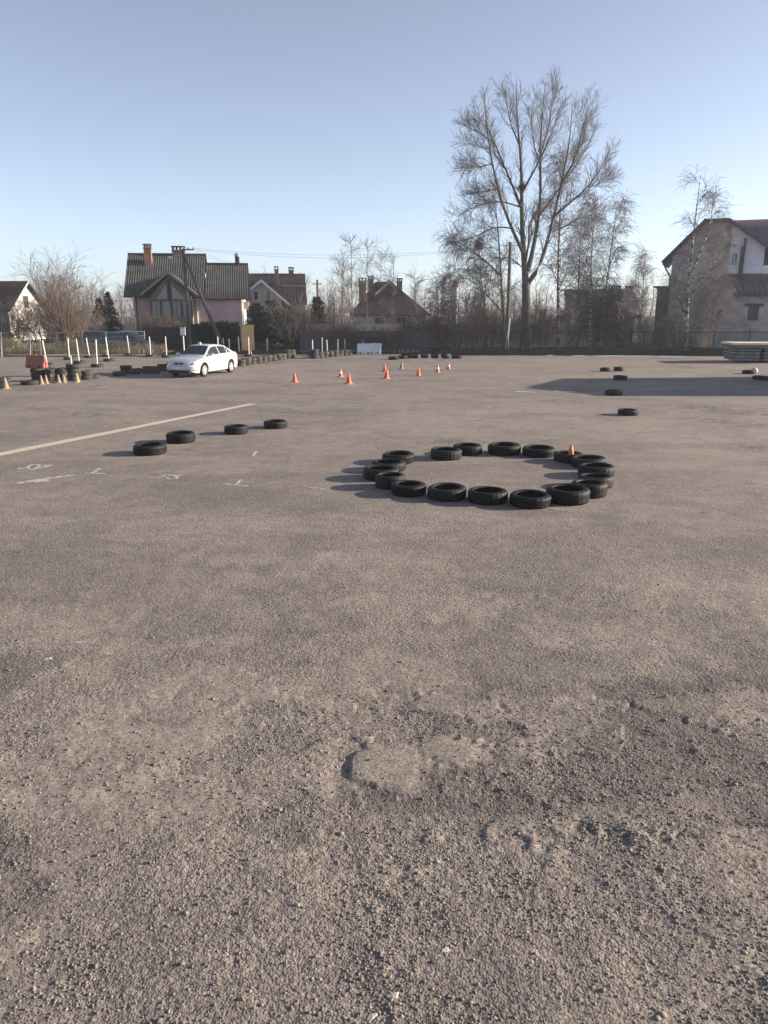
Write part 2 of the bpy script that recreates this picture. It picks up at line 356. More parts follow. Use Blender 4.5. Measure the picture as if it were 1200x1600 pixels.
def crust(x, y):
    """plates of old surface left standing in the crumbled band"""
    band = sstep(3.2, 4.2, y) * (1 - sstep(5.6, 6.6, y)) * (.45 + .55 * sstep(-1.5, 1.0, x))
    n1 = fbm(x * 1.5 + 7, y * 2.3, 91, 5); n2 = fbm(x * 4.2, y * 5.5 + 3, 92, 4)
    return band, sstep(.50, .535, n1 + (n2 - .47) * .35), sstep(.52, .56, n2)
def loose(x, y):
    """0..1: how much loose, broken gravel lies here"""
    near = 1 - sstep(3.9, 5.6, y + (fbm(x * .7, y * .7, 9) - .47) * 3.2)
    k = .30 + .70 * near
    k = k * (.35 + 1.3 * sstep(.36, .60, fbm(x * 1.3, y * 1.3, 21)))
    right = np.exp(-(((x - 1.25) / .75) ** 2 + ((y - 4.75) / .55) ** 2)); k = k + 1.1 * right
    return np.clip(k * (1 - .88 * patch_mask(x, y)), 0, 1.6)
def height(x, y):
    fade = 1 - sstep(7, 14, y)
    h = (fbm(x * .8, y * .8, 1) - .47) * .035 * fade
    h = h + (fbm(x * 4.5, y * 4.5, 2) - .47) * .016 * fade
    h = h + (fbm(x * 19, y * 19, 3, 3) - .44) * .008 * fade * (.35 + loose(x, y))
    pm = patch_mask(x, y)
    h = h * (1 - .80 * pm) + pm * .011
    hole = sstep(.53, .64, fbm(x * 6.5 + 3, y * 6.5, 31)) * pm
    h = h - hole * .010 * sstep(.0, .2, x - PATCH.x)
    pit = np.exp(-(((x - (PATCH.x - .50)) / .10) ** 2 + ((y - PATCH.y + .02) / .30) ** 2))
    h = h - pit * .012
    h = h - np.exp(-(((x - 2.3) / .35) ** 2 + ((y - 4.2) / .45) ** 2)) * .035
    h = h - np.exp(-(((x + 1.95) / .35) ** 2 + ((y - 5.35) / .10) ** 2)) * .02
    band, c1, c2 = crust(x, y); h = h + band * (1 - pm) * (c1 * .0085 - c2 * (1 - c1) * .006)
    big = 1 - sstep(40, 52, np.abs(y)) ; h = h + (fbm(x * .12, y * .12, 41) - .47) * .03 * sstep(10, 16, y) * big
    return h

# ------------------------------------------------------------------ the ground: one sheet, fine near the lens, out to the horizon
rows = [-300, -60, -15, -4, -1.0, .3, .8]
y = 1.2
while y < 62: rows.append(y); y *= (1.0046 if y < 7 else 1.0065) if y < 18 else 1.011
while y < 5000: rows.append(y); y *= 1.6
rows = np.array(rows + [5000.0])
inner = np.linspace(-.74, .74, 600)
outer = np.array([.8, .9, 1.05, 1.3, 1.7, 2.4, 3.6, 6, 12, 30])
cols = np.concatenate([-outer[::-1], inner, outer])
eff = np.where(rows > 1.2, rows, np.maximum(np.abs(rows), 1.2))
GX = eff[:, None] * cols[None, :]; GY = np.repeat(rows[:, None], len(cols), 1)
GZ = height(GX, GY)
GZ = np.where((GY < 1) | (np.abs(GX) > 200) | (GY > 60), np.minimum(GZ, 0) * 0 - .0, GZ)
nr, nc = GX.shape
idx = np.arange(nr * nc).reshape(nr, nc)
Q = np.stack([idx[:-1, :-1], idx[:-1, 1:], idx[1:, 1:], idx[1:, :-1]], -1).reshape(-1, 4)
gme = np_mesh('ground', np.stack([GX, GY, GZ], -1).reshape(-1, 3), Q, M['asphalt'], smooth=True)
_b, _c1, _c2 = crust(GX, GY); MID = .45 + .55 * (1 - sstep(6, 9, GY)); PMk = patch_mask(GX, GY)
SAND = np.clip(PMk * .8 + _b * _c1 * .55 + sstep(.49, .60, fbm(GX * .55 + 4, GY * .8, 61, 7)) * .75 * MID + .9 * np.exp(-(((GX - 8) / 7) ** 2 + ((GY - 20) / 6) ** 2)) * sstep(.36, .58, fbm(GX * .8, GY * 1.1, 67, 7)), 0, 1)
DARK = np.clip((sstep(.50, .60, fbm(GX * .9 + 9, GY * 1.1, 63, 7)) * .75 * MID + _b * (1 - _c1) * .35 + .9 * np.exp(-(((GX - 1.25) / .8) ** 2 + ((GY - 4.75) / .5) ** 2)) * sstep(.35, .6, fbm(GX * 5, GY * 5, 64))) * (1 - .8 * PMk), 0, 1)
DARK += .22 * (1 - sstep(2.9, 4.4, GY)) * (GY > 1)
for su, sv, sa_, sb_ in ((1003, 642, .55, .22), (1165, 663, .45, .2), (1125, 657, .6, .35), (1100, 638, .8, .5), (878, 627, .7, .2), (945, 648, .6, .2), (1150, 645, .7, .3), (175, 972, .10, .05), (1180, 700, .5, .15), (330, 812, .3, .1), (130, 648, .8, .25), (700, 690, .5, .15)):
    c_ = G(su, sv); kx, ky = (1.5, 3.2) if sv < 720 else (1, 1); dd = ((GX - c_.x) / sa_ / kx) ** 2 + ((GY - c_.y) / sb_ / ky) ** 2; DARK = np.maximum(DARK, 1.1 * np.exp(-dd) * sstep(.34, .52, fbm(GX * 4.0 / max(sa_, .4), GY * 6.0 / max(sa_, .4), 68, 5)))
SAND = SAND + .50 * sstep(13, 21, GY) * sstep(.34, .55, fbm(GX * .35, GY * .9, 69, 7))
DARK = np.clip(DARK, 0, 1); SAND = np.clip(SAND, 0, 1); SAND = SAND * (1 - .8 * DARK)
for nm, arr in (('sand', SAND), ('dark', DARK)):
    at_ = gme.attributes.new(nm, 'FLOAT', 'POINT'); at_.data.foreach_set('value', arr.astype(np.float32).ravel())
tag(link('ground', gme), kind='structure')

def hz(x, y): return float(height(np.array([x]), np.array([y]))[0])

def sheet(name, x0, x1, y0, y1, z, m, nx=30, ny=10, wob=.4, edge=True, bump=0.0):
    xs = np.linspace(x0, x1, nx); ys = np.linspace(y0, y1, ny); X, Y = np.meshgrid(xs, ys)
    if edge: Y[0] += (fbm(xs * .9, xs * 0, 71) - .47) * wob * 2
    Z = np.full_like(X, z) + (fbm(X * .6, Y * .6, 77) - .2) * bump
    i = np.arange(X.size).reshape(X.shape)
    q = np.stack([i[:-1, :-1], i[:-1, 1:], i[1:, 1:], i[1:, :-1]], -1).reshape(-1, 4)
    return tag(link(name, np_mesh(name, np.stack([X, Y, Z], -1).reshape(-1, 3), q, m, True)), kind='structure')
sheet('yard_earth', -150, 200, 55.6, 320, .03, M['earth'], 160, 24, .5, bump=.05)
sheet('grass_verge', -90, -15.5, 52.6, 58.5, .045, M['verge'], 120, 16, .6, bump=.10)

# low bank of soil along the foot of the back fence
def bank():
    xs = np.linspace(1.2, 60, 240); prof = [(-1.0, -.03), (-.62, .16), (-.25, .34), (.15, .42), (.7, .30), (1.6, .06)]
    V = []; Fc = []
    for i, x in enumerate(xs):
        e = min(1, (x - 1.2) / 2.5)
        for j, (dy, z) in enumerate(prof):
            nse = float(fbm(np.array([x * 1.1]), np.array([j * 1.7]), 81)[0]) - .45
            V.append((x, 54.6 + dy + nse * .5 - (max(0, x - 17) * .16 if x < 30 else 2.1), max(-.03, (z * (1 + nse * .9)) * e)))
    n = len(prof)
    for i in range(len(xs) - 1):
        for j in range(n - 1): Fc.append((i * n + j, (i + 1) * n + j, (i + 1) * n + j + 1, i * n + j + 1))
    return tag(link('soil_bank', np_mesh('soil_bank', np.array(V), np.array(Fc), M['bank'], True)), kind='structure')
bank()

# ------------------------------------------------------------------ loose gravel (stuff)
def gravel():
    ico_t = (1 + 5 ** .5) / 2
    b = np.array([(-1, ico_t, 0), (1, ico_t, 0), (-1, -ico_t, 0), (1, -ico_t, 0), (0, -1, ico_t), (0, 1, ico_t), (0, -1, -ico_t), (0, 1, -ico_t), (ico_t, 0, -1), (ico_t, 0, 1), (-ico_t, 0, -1), (-ico_t, 0, 1)], float)
    b /= np.linalg.norm(b[0])
    f = np.array([(0, 11, 5), (0, 5, 1), (0, 1, 7), (0, 7, 10), (0, 10, 11), (1, 5, 9), (5, 11, 4), (11, 10, 2), (10, 7, 6), (7, 1, 8), (3, 9, 4), (3, 4, 2), (3, 2, 6), (3, 6, 8), (3, 8, 9), (4, 9, 5), (2, 4, 11), (6, 2, 10), (8, 6, 7), (9, 8, 1)])
    X = []; Y = []; S = []
    for (ya, yb, num, s0, s1) in ((1.9, 3.6, 34000, .0035, .0105), (3.6, 5.6, 34000, .004, .0115), (5.6, 8.5, 16000, .005, .012), (8.5, 13, 7000, .006, .013)):
        yy = rng.uniform(ya, yb, num); xx = yy * rng.uniform(-.72, .72, num) + rng.normal(0, .2, num)
        keep = rng.uniform(0, 2.1, num) < loose(xx, yy)
        ss = s0 + (s1 - s0) * rng.uniform(0, 1, num) ** 2.4
        X.append(xx[keep]); Y.append(yy[keep]); S.append(ss[keep])
    # a few larger lumps
    n = 170; yy = rng.uniform(2.1, 6.5, n); X.append(yy * rng.uniform(-.7, .7, n)); Y.append(yy); S.append(rng.uniform(.010, .019, n))
    X = np.concatenate(X); Y = np.concatenate(Y); S = np.concatenate(S); N = len(X)
    Z = height(X, Y) + S * rng.uniform(-.25, .28, N)
    jit = 1 + rng.normal(0, .17, (N, 12)); ang = rng.uniform(0, 6.283, N); c, s = np.cos(ang), np.sin(ang)
    sx = rng.uniform(.8, 1.35, N); sy = rng.uniform(.7, 1.1, N); sz = rng.uniform(.5, .85, N)
    P = b[None] * jit[..., None]
    px = P[..., 0] * sx[:, None]; py = P[..., 1] * sy[:, None]
    V = np.stack([px * c[:, None] - py * s[:, None], px * s[:, None] + py * c[:, None], P[..., 2] * sz[:, None]], -1) * S[:, None, None]
    V += np.stack([X, Y, Z], -1)[:, None, :]
    FF = (f[None] + (np.arange(N) * 12)[:, None, None]).reshape(-1, 3)
    o = link('loose_gravel', np_mesh('loose_gravel', V.reshape(-1, 3), FF, M['gravel']))
    tag(o, 'grey brown loose gravel strewn over the broken asphalt in the foreground', 'gravel', kind='stuff')
gravel()

# ------------------------------------------------------------------ painted marks on the asphalt
def ribbon(mb, pts, w):
    """ribbon on the ground through photo points, width in metres (tapered when w is a pair)"""
    P = [G(u, v) for u, v in pts]; n = len(P); o = len(mb.v)
    for i, p in enumerate(P):
        t = (P[min(i + 1, n - 1)] - P[max(i - 1, 0)]).normalized(); q = Vector((-t.y, t.x, 0))
        ww = (w[0] + (w[1] - w[0]) * i / (n - 1)) if isinstance(w, tuple) else w
        for s in (1, -1):
            c = p + q * ww * .5 * s; mb.v.append((c.x, c.y, hz(c.x, c.y) + .006))
    for i in range(n - 1): mb.f.append((o + 2 * i, o + 2 * i + 1, o + 2 * i + 3, o + 2 * i + 2))
def lerp_pts(a, b, n): return [(a[0] + (b[0] - a[0]) * i / n, a[1] + (b[1] - a[1]) * i / n) for i in range(n + 1)]
def mark(name, strokes, label, cat, m='paint'):
    mb = MB()
    for pts, w in strokes: ribbon(mb, pts, w)
    return tag(mb.build(name, M[m]), label, cat)
long_line = lerp_pts((-160, 742), (395, 631), 40)
mark('painted_line', [(long_line, (.38, .28))], 'long worn cream line painted diagonally across the asphalt at left', 'road marking', 'line')
mark('painted_number', [([(28, 733), (33, 732), (40, 731.5)], .10), ([(43, 732), (45, 728), (51, 726), (60, 726.5), (62, 728), (57, 731), (50, 734), (43, 732)], .07), ([(66, 727.5), (74, 727.5), (82, 727)], .10), ([(80, 727.5), (70, 730), (58, 732.5), (50, 734)], .07)],
     'white hand-painted number on the asphalt near the left frame edge', 'road marking')
mark('painted_stroke', [(lerp_pts((27, 755.5), (62, 749.5), 4) + lerp_pts((66, 749), (117, 742), 5), (.13, .10)), (lerp_pts((52, 752.5), (76, 750), 3), .22)], 'thick white paint stroke below the painted number at left', 'road marking')
mark('painted_tick', [([(133, 739.5), (146, 739.5), (164, 740.5)], .06), ([(145, 739), (151, 735), (157, 731.5)], .07)], 'small white T-shaped tick at the end of the thick stroke', 'road marking')
mark('painted_number', [([(234, 747), (246, 746), (258, 745)], .06), ([(252, 743.5), (262, 742), (274, 743), (288, 742)], .06), ([(260, 746), (264, 748.5), (274, 748.5), (279, 745), (270, 743.5), (262, 744.5)], .06)], 'white hand-painted number on the asphalt below the leftmost tyre', 'road marking')
mark('painted_tick', [(lerp_pts((350, 756), (388, 759.5), 4), .06), ([(370, 757), (374, 752), (378, 750)], .06)], 'white T-shaped tick standing alone left of the tyre ring', 'road marking')
mark('painted_dash', [([(395, 713), (398, 709), (401, 705.5)], .07)], 'short white dash below the row of four tyres', 'road marking')
faint = [((-20, 630), (40, 626), .12), ((65, 617), (118, 619.5), .1), ((155, 606), (168, 604), .16), ((160, 666), (192, 666), .14), ((200, 614), (330, 621), .22), ((222, 668), (244, 671), .10), ((330, 619), (470, 640), .12), ((410, 646), (520, 653), .13),
         ((565, 641), (590, 638.5), .14), ((600, 615), (640, 617), .16), ((50, 694), (70, 687), .10), ((806, 611.5), (838, 613), .35), ((865, 611), (898, 612), .35), ((840, 594.5), (900, 595.5), .3), ((790, 600), (820, 596), .3),
         ((475, 760), (510, 766), .12), ((860, 795), (900, 800), .08), ((525, 575), (540, 573), .2), ((556, 574), (575, 575), .18), ((660, 574), (672, 572), .22), ((728, 592), (742, 595), .22), ((545, 604), (570, 601), .15), ((690, 640), (760, 645), .2), ((400, 595), (425, 597), .15), ((380, 586), (395, 587), .2), ((730, 660), (790, 664), .15), ((920, 755), (955, 757), .10)]
LAND = {'the white car': (316, 565), 'the tyre ring': (762, 745), 'the left tyre wall': (90, 585), 'the far orange cones': (600, 588), 'the long dark shadow': (960, 606), 'the row of four tyres': (320, 680), 'the painted numbers': (150, 740)}
where = []
for (a, b, w) in faint:
    c = ((a[0] + b[0]) / 2, (a[1] + b[1]) / 2); nm = min(LAND, key=lambda k: math.hypot(c[0] - LAND[k][0], 3 * (c[1] - LAND[k][1]))); dx, dy = c[0] - LAND[nm][0], 3 * (c[1] - LAND[nm][1])
    where.append(((('right of ' if dx > 0 else 'left of ') if abs(dx) > abs(dy) else ('below ' if dy > 0 else 'above ')) + nm, c[0]))
for i, (a, b, w) in enumerate(faint):
    same = sorted(x for t, x in where if t == where[i][0]); lab = 'faint whitish paint streak ' + where[i][0] + ('' if len(same) == 1 else ', ' + ORD[same.index(where[i][1])] + ' from left')
    tag(mark('worn_mark', [(lerp_pts(a, b, 6), (w, w * .7))], lab, 'road marking', 'paint_faint' if i not in (2, 11, 12) else 'paint'), group='faint paint streaks on the asphalt')
for u, v, a, b, an, lab in ((695, 1484, .055, .022, .9, 'white paint fragment on gravel, above the two lower ones'), (613, 1556, .04, .03, .4, 'pale middle paint fragment in the gravel at bottom'), (581, 1586, .05, .022, .8, 'largest white paint fragment at the bottom frame edge'), (74, 1029, .05, .03, .2, 'whitish paint blot on the asphalt at left, lower of two'), (122, 1003, .09, .025, 0, 'whitish paint blot on the asphalt at left, upper of two')):
    c = G(u, v); mb = MB(); n = 16; V = [(c.x, c.y, hz(c.x, c.y) + .0045)]; rad = [.8 + random.uniform(-.35, .3) for _ in range(n)]
    for q in (.35, .7, 1.0):
        for k in range(n):
            t = 2 * math.pi * k / n; x = a * rad[k] * q * math.cos(t); y = b * rad[k] * q * math.sin(t)
            X = c.x + x * math.cos(an) - y * math.sin(an); Y = c.y + x * math.sin(an) + y * math.cos(an); V.append((X, Y, hz(X, Y) + (.0045 if q < 1 else .0)))
    mb.add(V, [(0, 1 + k, 1 + (k + 1) % n) for k in range(n)] + [(1 + q * n + k, 1 + (q + 1) * n + k, 1 + (q + 1) * n + (k + 1) % n, 1 + q * n + (k + 1) % n) for q in (0, 1) for k in range(n)])
    tag(mb.build('paint_fragment', M['stone_white'] if v > 1200 else M['paint']), lab, 'paint fragment')

# ------------------------------------------------------------------ tyres
def tyre_mesh(name, seed, m, grooves=3, seg=72, rim=.60):
    """outer radius 1, width 1 (scaled afterwards); tread with ribs, shoulder blocks, hollow inside"""
    rd = random.Random(seed); hw = .5
    prof = []                                            # (radius, z, block) from the lower bead round the tread to the upper bead and back inside
    prof += [(rim, -.40, 0), (rim + .03, -.47, 0), (.76, -.50, 0), (.82, -.505, 0), (.90, -.47, 0), (.945, -.42, 0), (.972, -.37, 1), (.985, -.33, 1)]
    edges = np.linspace(-.31, .31, grooves + 2)
    for i in range(grooves + 1):
        a, b = edges[i], edges[i + 1]; g = .022
        prof += [(.990, a + g, 0 if 0 < i < grooves else 2), (1.0 if 0 < i < grooves else .995, b - g, 0 if 0 < i < grooves else 2)]
        if i < grooves: prof += [(.962, b - .016, 0), (.962, b + .016, 0)]
    prof += [(.985, .33, 1), (.972, .37, 1), (.945, .42, 0), (.90, .47, 0), (.84, .505, 0), (.76, .50, 0), (rim + .03, .47, 0), (rim, .40, 0), (rim + .02, .36, 0), (.80, .40, 0), (.90, .30, 0), (.925, 0, 0), (.90, -.30, 0), (.80, -.40, 0), (rim + .02, -.36, 0)]
    V = []; Fc = []; n = len(prof); ox = rd.uniform(-.012, .012)
    for j in range(seg):
        an = 2 * math.pi * j / seg; wob = 1 + .006 * math.sin(2 * an + seed) + .004 * math.sin(3 * an + 2 * seed)
        sag = .012 * math.sin(2 * an + seed * 1.7)
        for r, z, bl in prof:
            rr = r - (.026 if bl and (j % 3 == 0) else 0)
            V.append((rr * wob * math.cos(an), rr * wob * math.sin(an), z + .5 + sag * (1 if z > 0 else .2)))
    for j in range(seg):
        for i in range(n):
            Fc.append((j * n + i, ((j + 1) % seg) * n + i, ((j + 1) % seg) * n + (i + 1) % n, j * n + (i + 1) % n))
    me = np_mesh(name, np.array(V), np.array(Fc), m, True); me.set_sharp_from_angle(angle=R(38)); return me
TY = [tyre_mesh('tyre', 1, M['rubber'], 3, rim=.66), tyre_mesh('tyre', 2, M['rubber'], 2, rim=.68), tyre_mesh('tyre', 3, M['rubber'], 4, rim=.63), tyre_mesh('tyre', 4, M['rubber'], 1, rim=.69)]
TYF = [tyre_mesh('tyre', 5, M['rubber_dusty'], 2, 36), tyre_mesh('tyre', 6, M['rubber_dusty'], 3, 36)]
def tyre(loc, r, h, label, group, k=None, far=False, tilt=(0, 0)):
    me = random.choice(TYF if far else TY) if k is None else (TYF if far else TY)[k]
    o = link('car_tyre', me); o.scale = (r, r, h); o.rotation_euler = (tilt[0], tilt[1], random.uniform(0, 6.28)); o.location = loc
    return tag(o, label, 'tyre', group)
def tyre_px(x0, y0, x1, y1, label, group, tilt=(0, 0), hmin=.19, hmax=.27, k=None):
    """stand a tyre where its outline sits in the photograph"""
    u = (x0 + x1) / 2; g = G(u, y1); depth = g.y * CP + CAM_H * SP
    r = (x1 - x0) / 2 * (depth + .3) / F; Y = g.y + r
    h = min(hmax, max(hmin, at(u, y0, Y + r).z * 1.08)); x = G(u, y1).x * Y / g.y
    tilt = (R(random.uniform(-1.6, 1.6)), R(random.uniform(-1.6, 1.6)))
    return tyre((x, Y, hz(x, Y) - .004), r, h, label, group, tilt=tilt, k=k)
ring = [((270, 102, 388, 155), 'back left tyre of the tyre ring, just left of the gap'), ((232, 130, 357, 185), 'second tyre below the gap on the left of the tyre ring'), ((200, 152, 330, 215), 'leftmost tyre of the tyre ring'), ((245, 178, 355, 245), 'tyre of the ring just below the leftmost one'),
        ((302, 207, 430, 272), 'front left tyre of the ring, fourth left of the lowest front one'), ((432, 217, 575, 288), 'front tyre of the ring, second left of the lowest front one'), ((577, 228, 723, 302), 'front tyre of the ring with deep tread, left of the lowest one'), ((728, 248, 877, 315), 'low flat tyre at the very front of the tyre ring'),
        ((858, 220, 1015, 303), 'biggest and tallest tyre of the ring, front right'), ((950, 203, 1078, 277), 'tyre of the ring tucked behind the biggest front right one'), ((975, 180, 1100, 245), 'right side tyre of the ring, between the rightmost and the front right ones'), ((975, 143, 1105, 205), 'rightmost tyre of the tyre ring'),
        ((950, 122, 1075, 170), 'right back tyre of the ring, in front of the cone'), ((888, 102, 993, 150), 'tyre of the ring holding the small orange cone'), ((775, 83, 893, 130), 'back tyre of the ring, left of the tyre with the cone'), ((650, 70, 770, 123), 'rearmost tyre of the tyre ring'),
        ((525, 73, 630, 122), 'back tyre of the ring, left of the rearmost one'), ((443, 87, 557, 140), 'back tyre of the ring, first right of the gap')]
ring_objs = []
for (b, lab) in ring:
    q = [480 + b[0] / 2.3077, 660 + b[1] / 2.3077, 480 + b[2] / 2.3077, 660 + b[3] / 2.3077]
    ring_objs.append(tyre_px(*q, 'black ' + lab, 'tyres laid in a ring'))
for b, lab in (((525, 325, 653, 382), 'nearest and leftmost'), ((652, 282, 765, 335), 'second nearest'), ((877, 257, 970, 300), 'third'), ((1030, 243, 1123, 277), 'farthest and smallest looking')):
    tyre_px(b[0] / 2.5, 560 + b[1] / 2.5, b[2] / 2.5, 560 + b[3] / 2.5, 'black tyre lying beside the long line, ' + lab + ' of the four', 'four tyres in a loose row at left')
for b, lab in (((435, 265, 515, 295), 'black tyre lying inside the long dark shadow'), ((475, 198, 540, 222), 'black tyre lying at the upper edge of the long shadow'), ((412, 163, 460, 182), 'left one of two small far tyres above the long shadow'), ((476, 159, 523, 181), 'right one of two small far tyres above the long shadow'),
               ((495, 357, 590, 390), 'black tyre lying in sunlight below the long shadow'), ((1080, 175, 1138, 194), 'farther tyre at the right frame edge beside a white lump'), ((1128, 200, 1210, 223), 'nearer tyre at the right frame edge at the shadow border')):
    tyre_px(800 + b[0] / 3, 520 + b[1] / 3, 800 + b[2] / 3, 520 + b[3] / 3, lab, 'scattered tyres on the right', hmin=.17)
def stack(p, n, r, where, group, far=True):
    z = hz(p.x, p.y)
    for k in range(n):
        h = random.uniform(.17, .20); j = .03
        tyre((p.x + random.uniform(-j, j), p.y + random.uniform(-j, j), z), r * random.uniform(.94, 1.05), h,
             ('tyre, ' + (['lower', 'upper'][k] if n == 2 else ['bottom', 'second', 'third', 'top'][k if n == 4 else (k if k < n - 1 else 3)]) + ' of ' + where) if n > 1 else 'dusty tyre lying flat, ' + where, group, far=far)
        z += h * 1.005
# receding row of tyre stacks behind the white car
a, b = G(376, 571.5), G(455, 559.5)
for i in range(11):
    p = a.lerp(b, i / 10); stack(p, 2 if i < 9 else 3, .30, ORD[i] + ' stack right of the white car', 'row of tyre stacks right of the car')
a, b = G(491, 560), G(545, 555)
for i in range(8):
    p = a.lerp(b, i / 7); stack(p, 3 if i < 1 else 2, .31, ORD[i] + ' stack left of the pale barriers', 'row of tyre stacks before the concrete wall')
for i, (u, v, s) in enumerate(((615, 562.5, .33), (629, 561, .31), (641, 559.8, .30), (650.5, 559.8, .31), (663, 559.5, .33), (679, 559.8, .33), (695, 559.8, .35), (715, 560.5, .36))):
    p = G(u, v); tyre((p.x, p.y + s, 0), s, .2 if i != 6 else .3, 'dark tyre lying flat, ' + ORD[i] + ' from left in the far row before the fence', 'far flat row of tyres')
for i, u in enumerate((655.3, 671, 687, 703)):
    p = G(u, 560); mb = MB(); mb.hexa([(-.09, -.07, 0), (.09, -.07, 0), (.09, .07, 0), (-.09, .07, 0)], [(-.07, -.05, .27), (.07, -.05, .28), (.06, .05, .27), (-.07, .06, .26)])
    o = mb.build('marker_block', M['white_plastic']); o.location = p; tag(o, 'small white marker block between the far flat tyres, ' + ORD[i] + ' from left', 'marker block', 'white blocks in the far tyre row')
# tyre wall at the left under the red barrier
for (u, v, n, r, w) in ((55.5, 596, 3, .33, 'stack under the red barrier, left half'), (77, 596.5, 3, .27, 'stack just right of the red barrier'), (95, 596, 3, .27, 'stack between the barrier and the tall stack'), (112, 595.5, 4, .31, 'tall stack carrying a white pole')):
    stack(G(u, v) + Vector((0, r, 0)), n, r, w, 'tyre wall at the left')
stack(G(131, 593.5) + Vector((0, .3, 0)), 2, .31, 'low stack at the right end of the left tyre wall', 'tyre wall at the left'); stack(G(41.5, 602) + Vector((0, .3, 0)), 1, .35, 'before the stack under the red barrier', 'tyre wall at the left')
stack(G(65, 590) + Vector((0, .9, 0)), 3, .33, 'stack hidden behind the red barrier', 'tyre wall at the left')
stack(G(-2, 606) + Vector((0, .3, 0)), 2, .34, 'stack cut by the left frame edge', 'tyre wall at the left'); stack(G(141, 592) + Vector((0, .3, 0)), 1, .31, 'at the right end of the left tyre wall', 'tyre wall at the left')
for (u, v, n, w) in ((183, 587.5, 1, 'leftmost of the group in the car shadow'), (195, 583.5, 2, 'stack in the middle of the group in the car shadow'), (207, 585, 1, 'rightmost of the group in the car shadow'), (213, 581.5, 1, 'behind the group in the car shadow')):
    stack(G(u, v) + Vector((0, .3, 0)), n, .31, w, 'tyres in the shadow of the car')
for (u0, u1, v, h, lab) in ((223, 247, 584, .36, 'rusty brown beam block lying left of the white car, outer one'), (246, 266, 580.5, .38, 'rusty brown beam block lying left of the white car, nearer the car')):
    a, b = G(u0, v), G(u1, v); mb = MB(); L = b.x - a.x
    mb.hexa([(0, 0, 0), (L, 0, 0), (L, .3, 0), (0, .3, 0)], [(.01, .015, h), (L - .01, .01, h * .97), (L - .02, .28, h), (.02, .29, h * .98)]); mb.box(L * .3, L * .34, -.012, .31, 0, h + .01); mb.box(L * .7, L * .74, -.012, .31, 0, h + .01)
    o = mb.build('beam_block', M['rust']); o.location = a; tag(o, lab, 'beam', 'brown beams beside the car')

# ------------------------------------------------------------------ cones
def cone_root(m, m2):
    root = empty('traffic_cone'); mb = MB()
    mb.hexa([(-.14, -.14, 0), (.14, -.14, 0), (.14, .14, 0), (-.14, .14, 0)], [(-.135, -.135, .022), (.135, -.135, .022), (.135, .135, .022), (-.135, .135, .022)]); mb.build('base', M[m], root)
    b = MB(); b.lathe([(.112, .022), (.108, .035), (.028, .385), (.024, .392), (.012, .392), (.012, .30)], 20); b.build('body', M[m], root, True, 40)
    s = MB(); s.lathe([(.0815, .155), (.0820, .157), (.0600, .253), (.0595, .255)], 20); s.build('band', M[m2], root, True)
    return root
CONE = {'o': cone_root('orange', 'orange'), 'w': cone_root('orange', 'cone_white'), 'p': cone_root('cone_pale', 'cone_pale'), 'y': cone_root('cone_yellow', 'cone_yellow')}
used = set()
def cone(p, kind, label, group, s=1.0, rz=None):
    c = CONE[kind] if kind not in used else copy_tree(CONE[kind]); used.add(kind)
    c.location = p; c.scale = (s, s, s); c.rotation_euler = (0, 0, random.uniform(0, 1.5)); tag(c, label, 'cone', group); return c
for u, v, k, s, lab in ((460, 597, 'o', 1.0, 'leftmost of the far orange cones, right of the car'), (532, 589, 'w', 1.0, 'orange cone with white band, upper of the pair left of centre'), (545, 600, 'o', 1.12, 'nearest of the far orange cones, left of centre'), (601, 581, 'o', 1.0, 'orange cone half hidden behind another at picture centre'), (604, 592, 'o', 1.1, 'orange cone in front of another at picture centre'),
                        (627.5, 576.5, 'p', .95, 'pale faded cone, farthest one before the flat tyre row'), (654, 588, 'o', 1.0, 'orange cone first to the right of the centre pair'), (684, 582, 'w', 1.0, 'orange cone with white band, second from right of the far cones'), (701, 577.5, 'w', .95, 'rightmost of the far orange cones')):
    p = G(u, v); p.y += .1; cone(p, k, lab, 'far orange cones', s)
t14 = ring_objs[13]; cone((t14.location.x + .05, t14.location.y + .02, t14.location.z + .04), 'o', 'small orange cone standing inside a tyre of the ring', 'cone in the tyre ring', .80)
for u, v, lab in ((7.5, 608, 'pale faded cone at the left frame edge'), (63.5, 600.5, 'pale faded cone, first before the left tyre wall'), (71, 599.5, 'pale faded cone, second before the left tyre wall'), (79.5, 599, 'pale faded cone, third before the left tyre wall'), (90.5, 599, 'pale faded cone, fourth before the left tyre wall'), (99, 598.5, 'pale faded cone, fifth before the left tyre wall')):
    p = G(u, v); p.y += .1; cone(p, 'p', lab, 'faded cones at the left tyre wall', .93 if u > 20 else 1.15)
p = G(119.5, 597.5); p.y += .1; cone(p, 'y', 'yellowish cone before the tall tyre stack', 'faded cones at the left tyre wall', 1.0)
p = G(392, 556.5); cone(p, 'o', 'small orange cone beside the white pole behind the tyre row', 'far orange cones', 1.0)

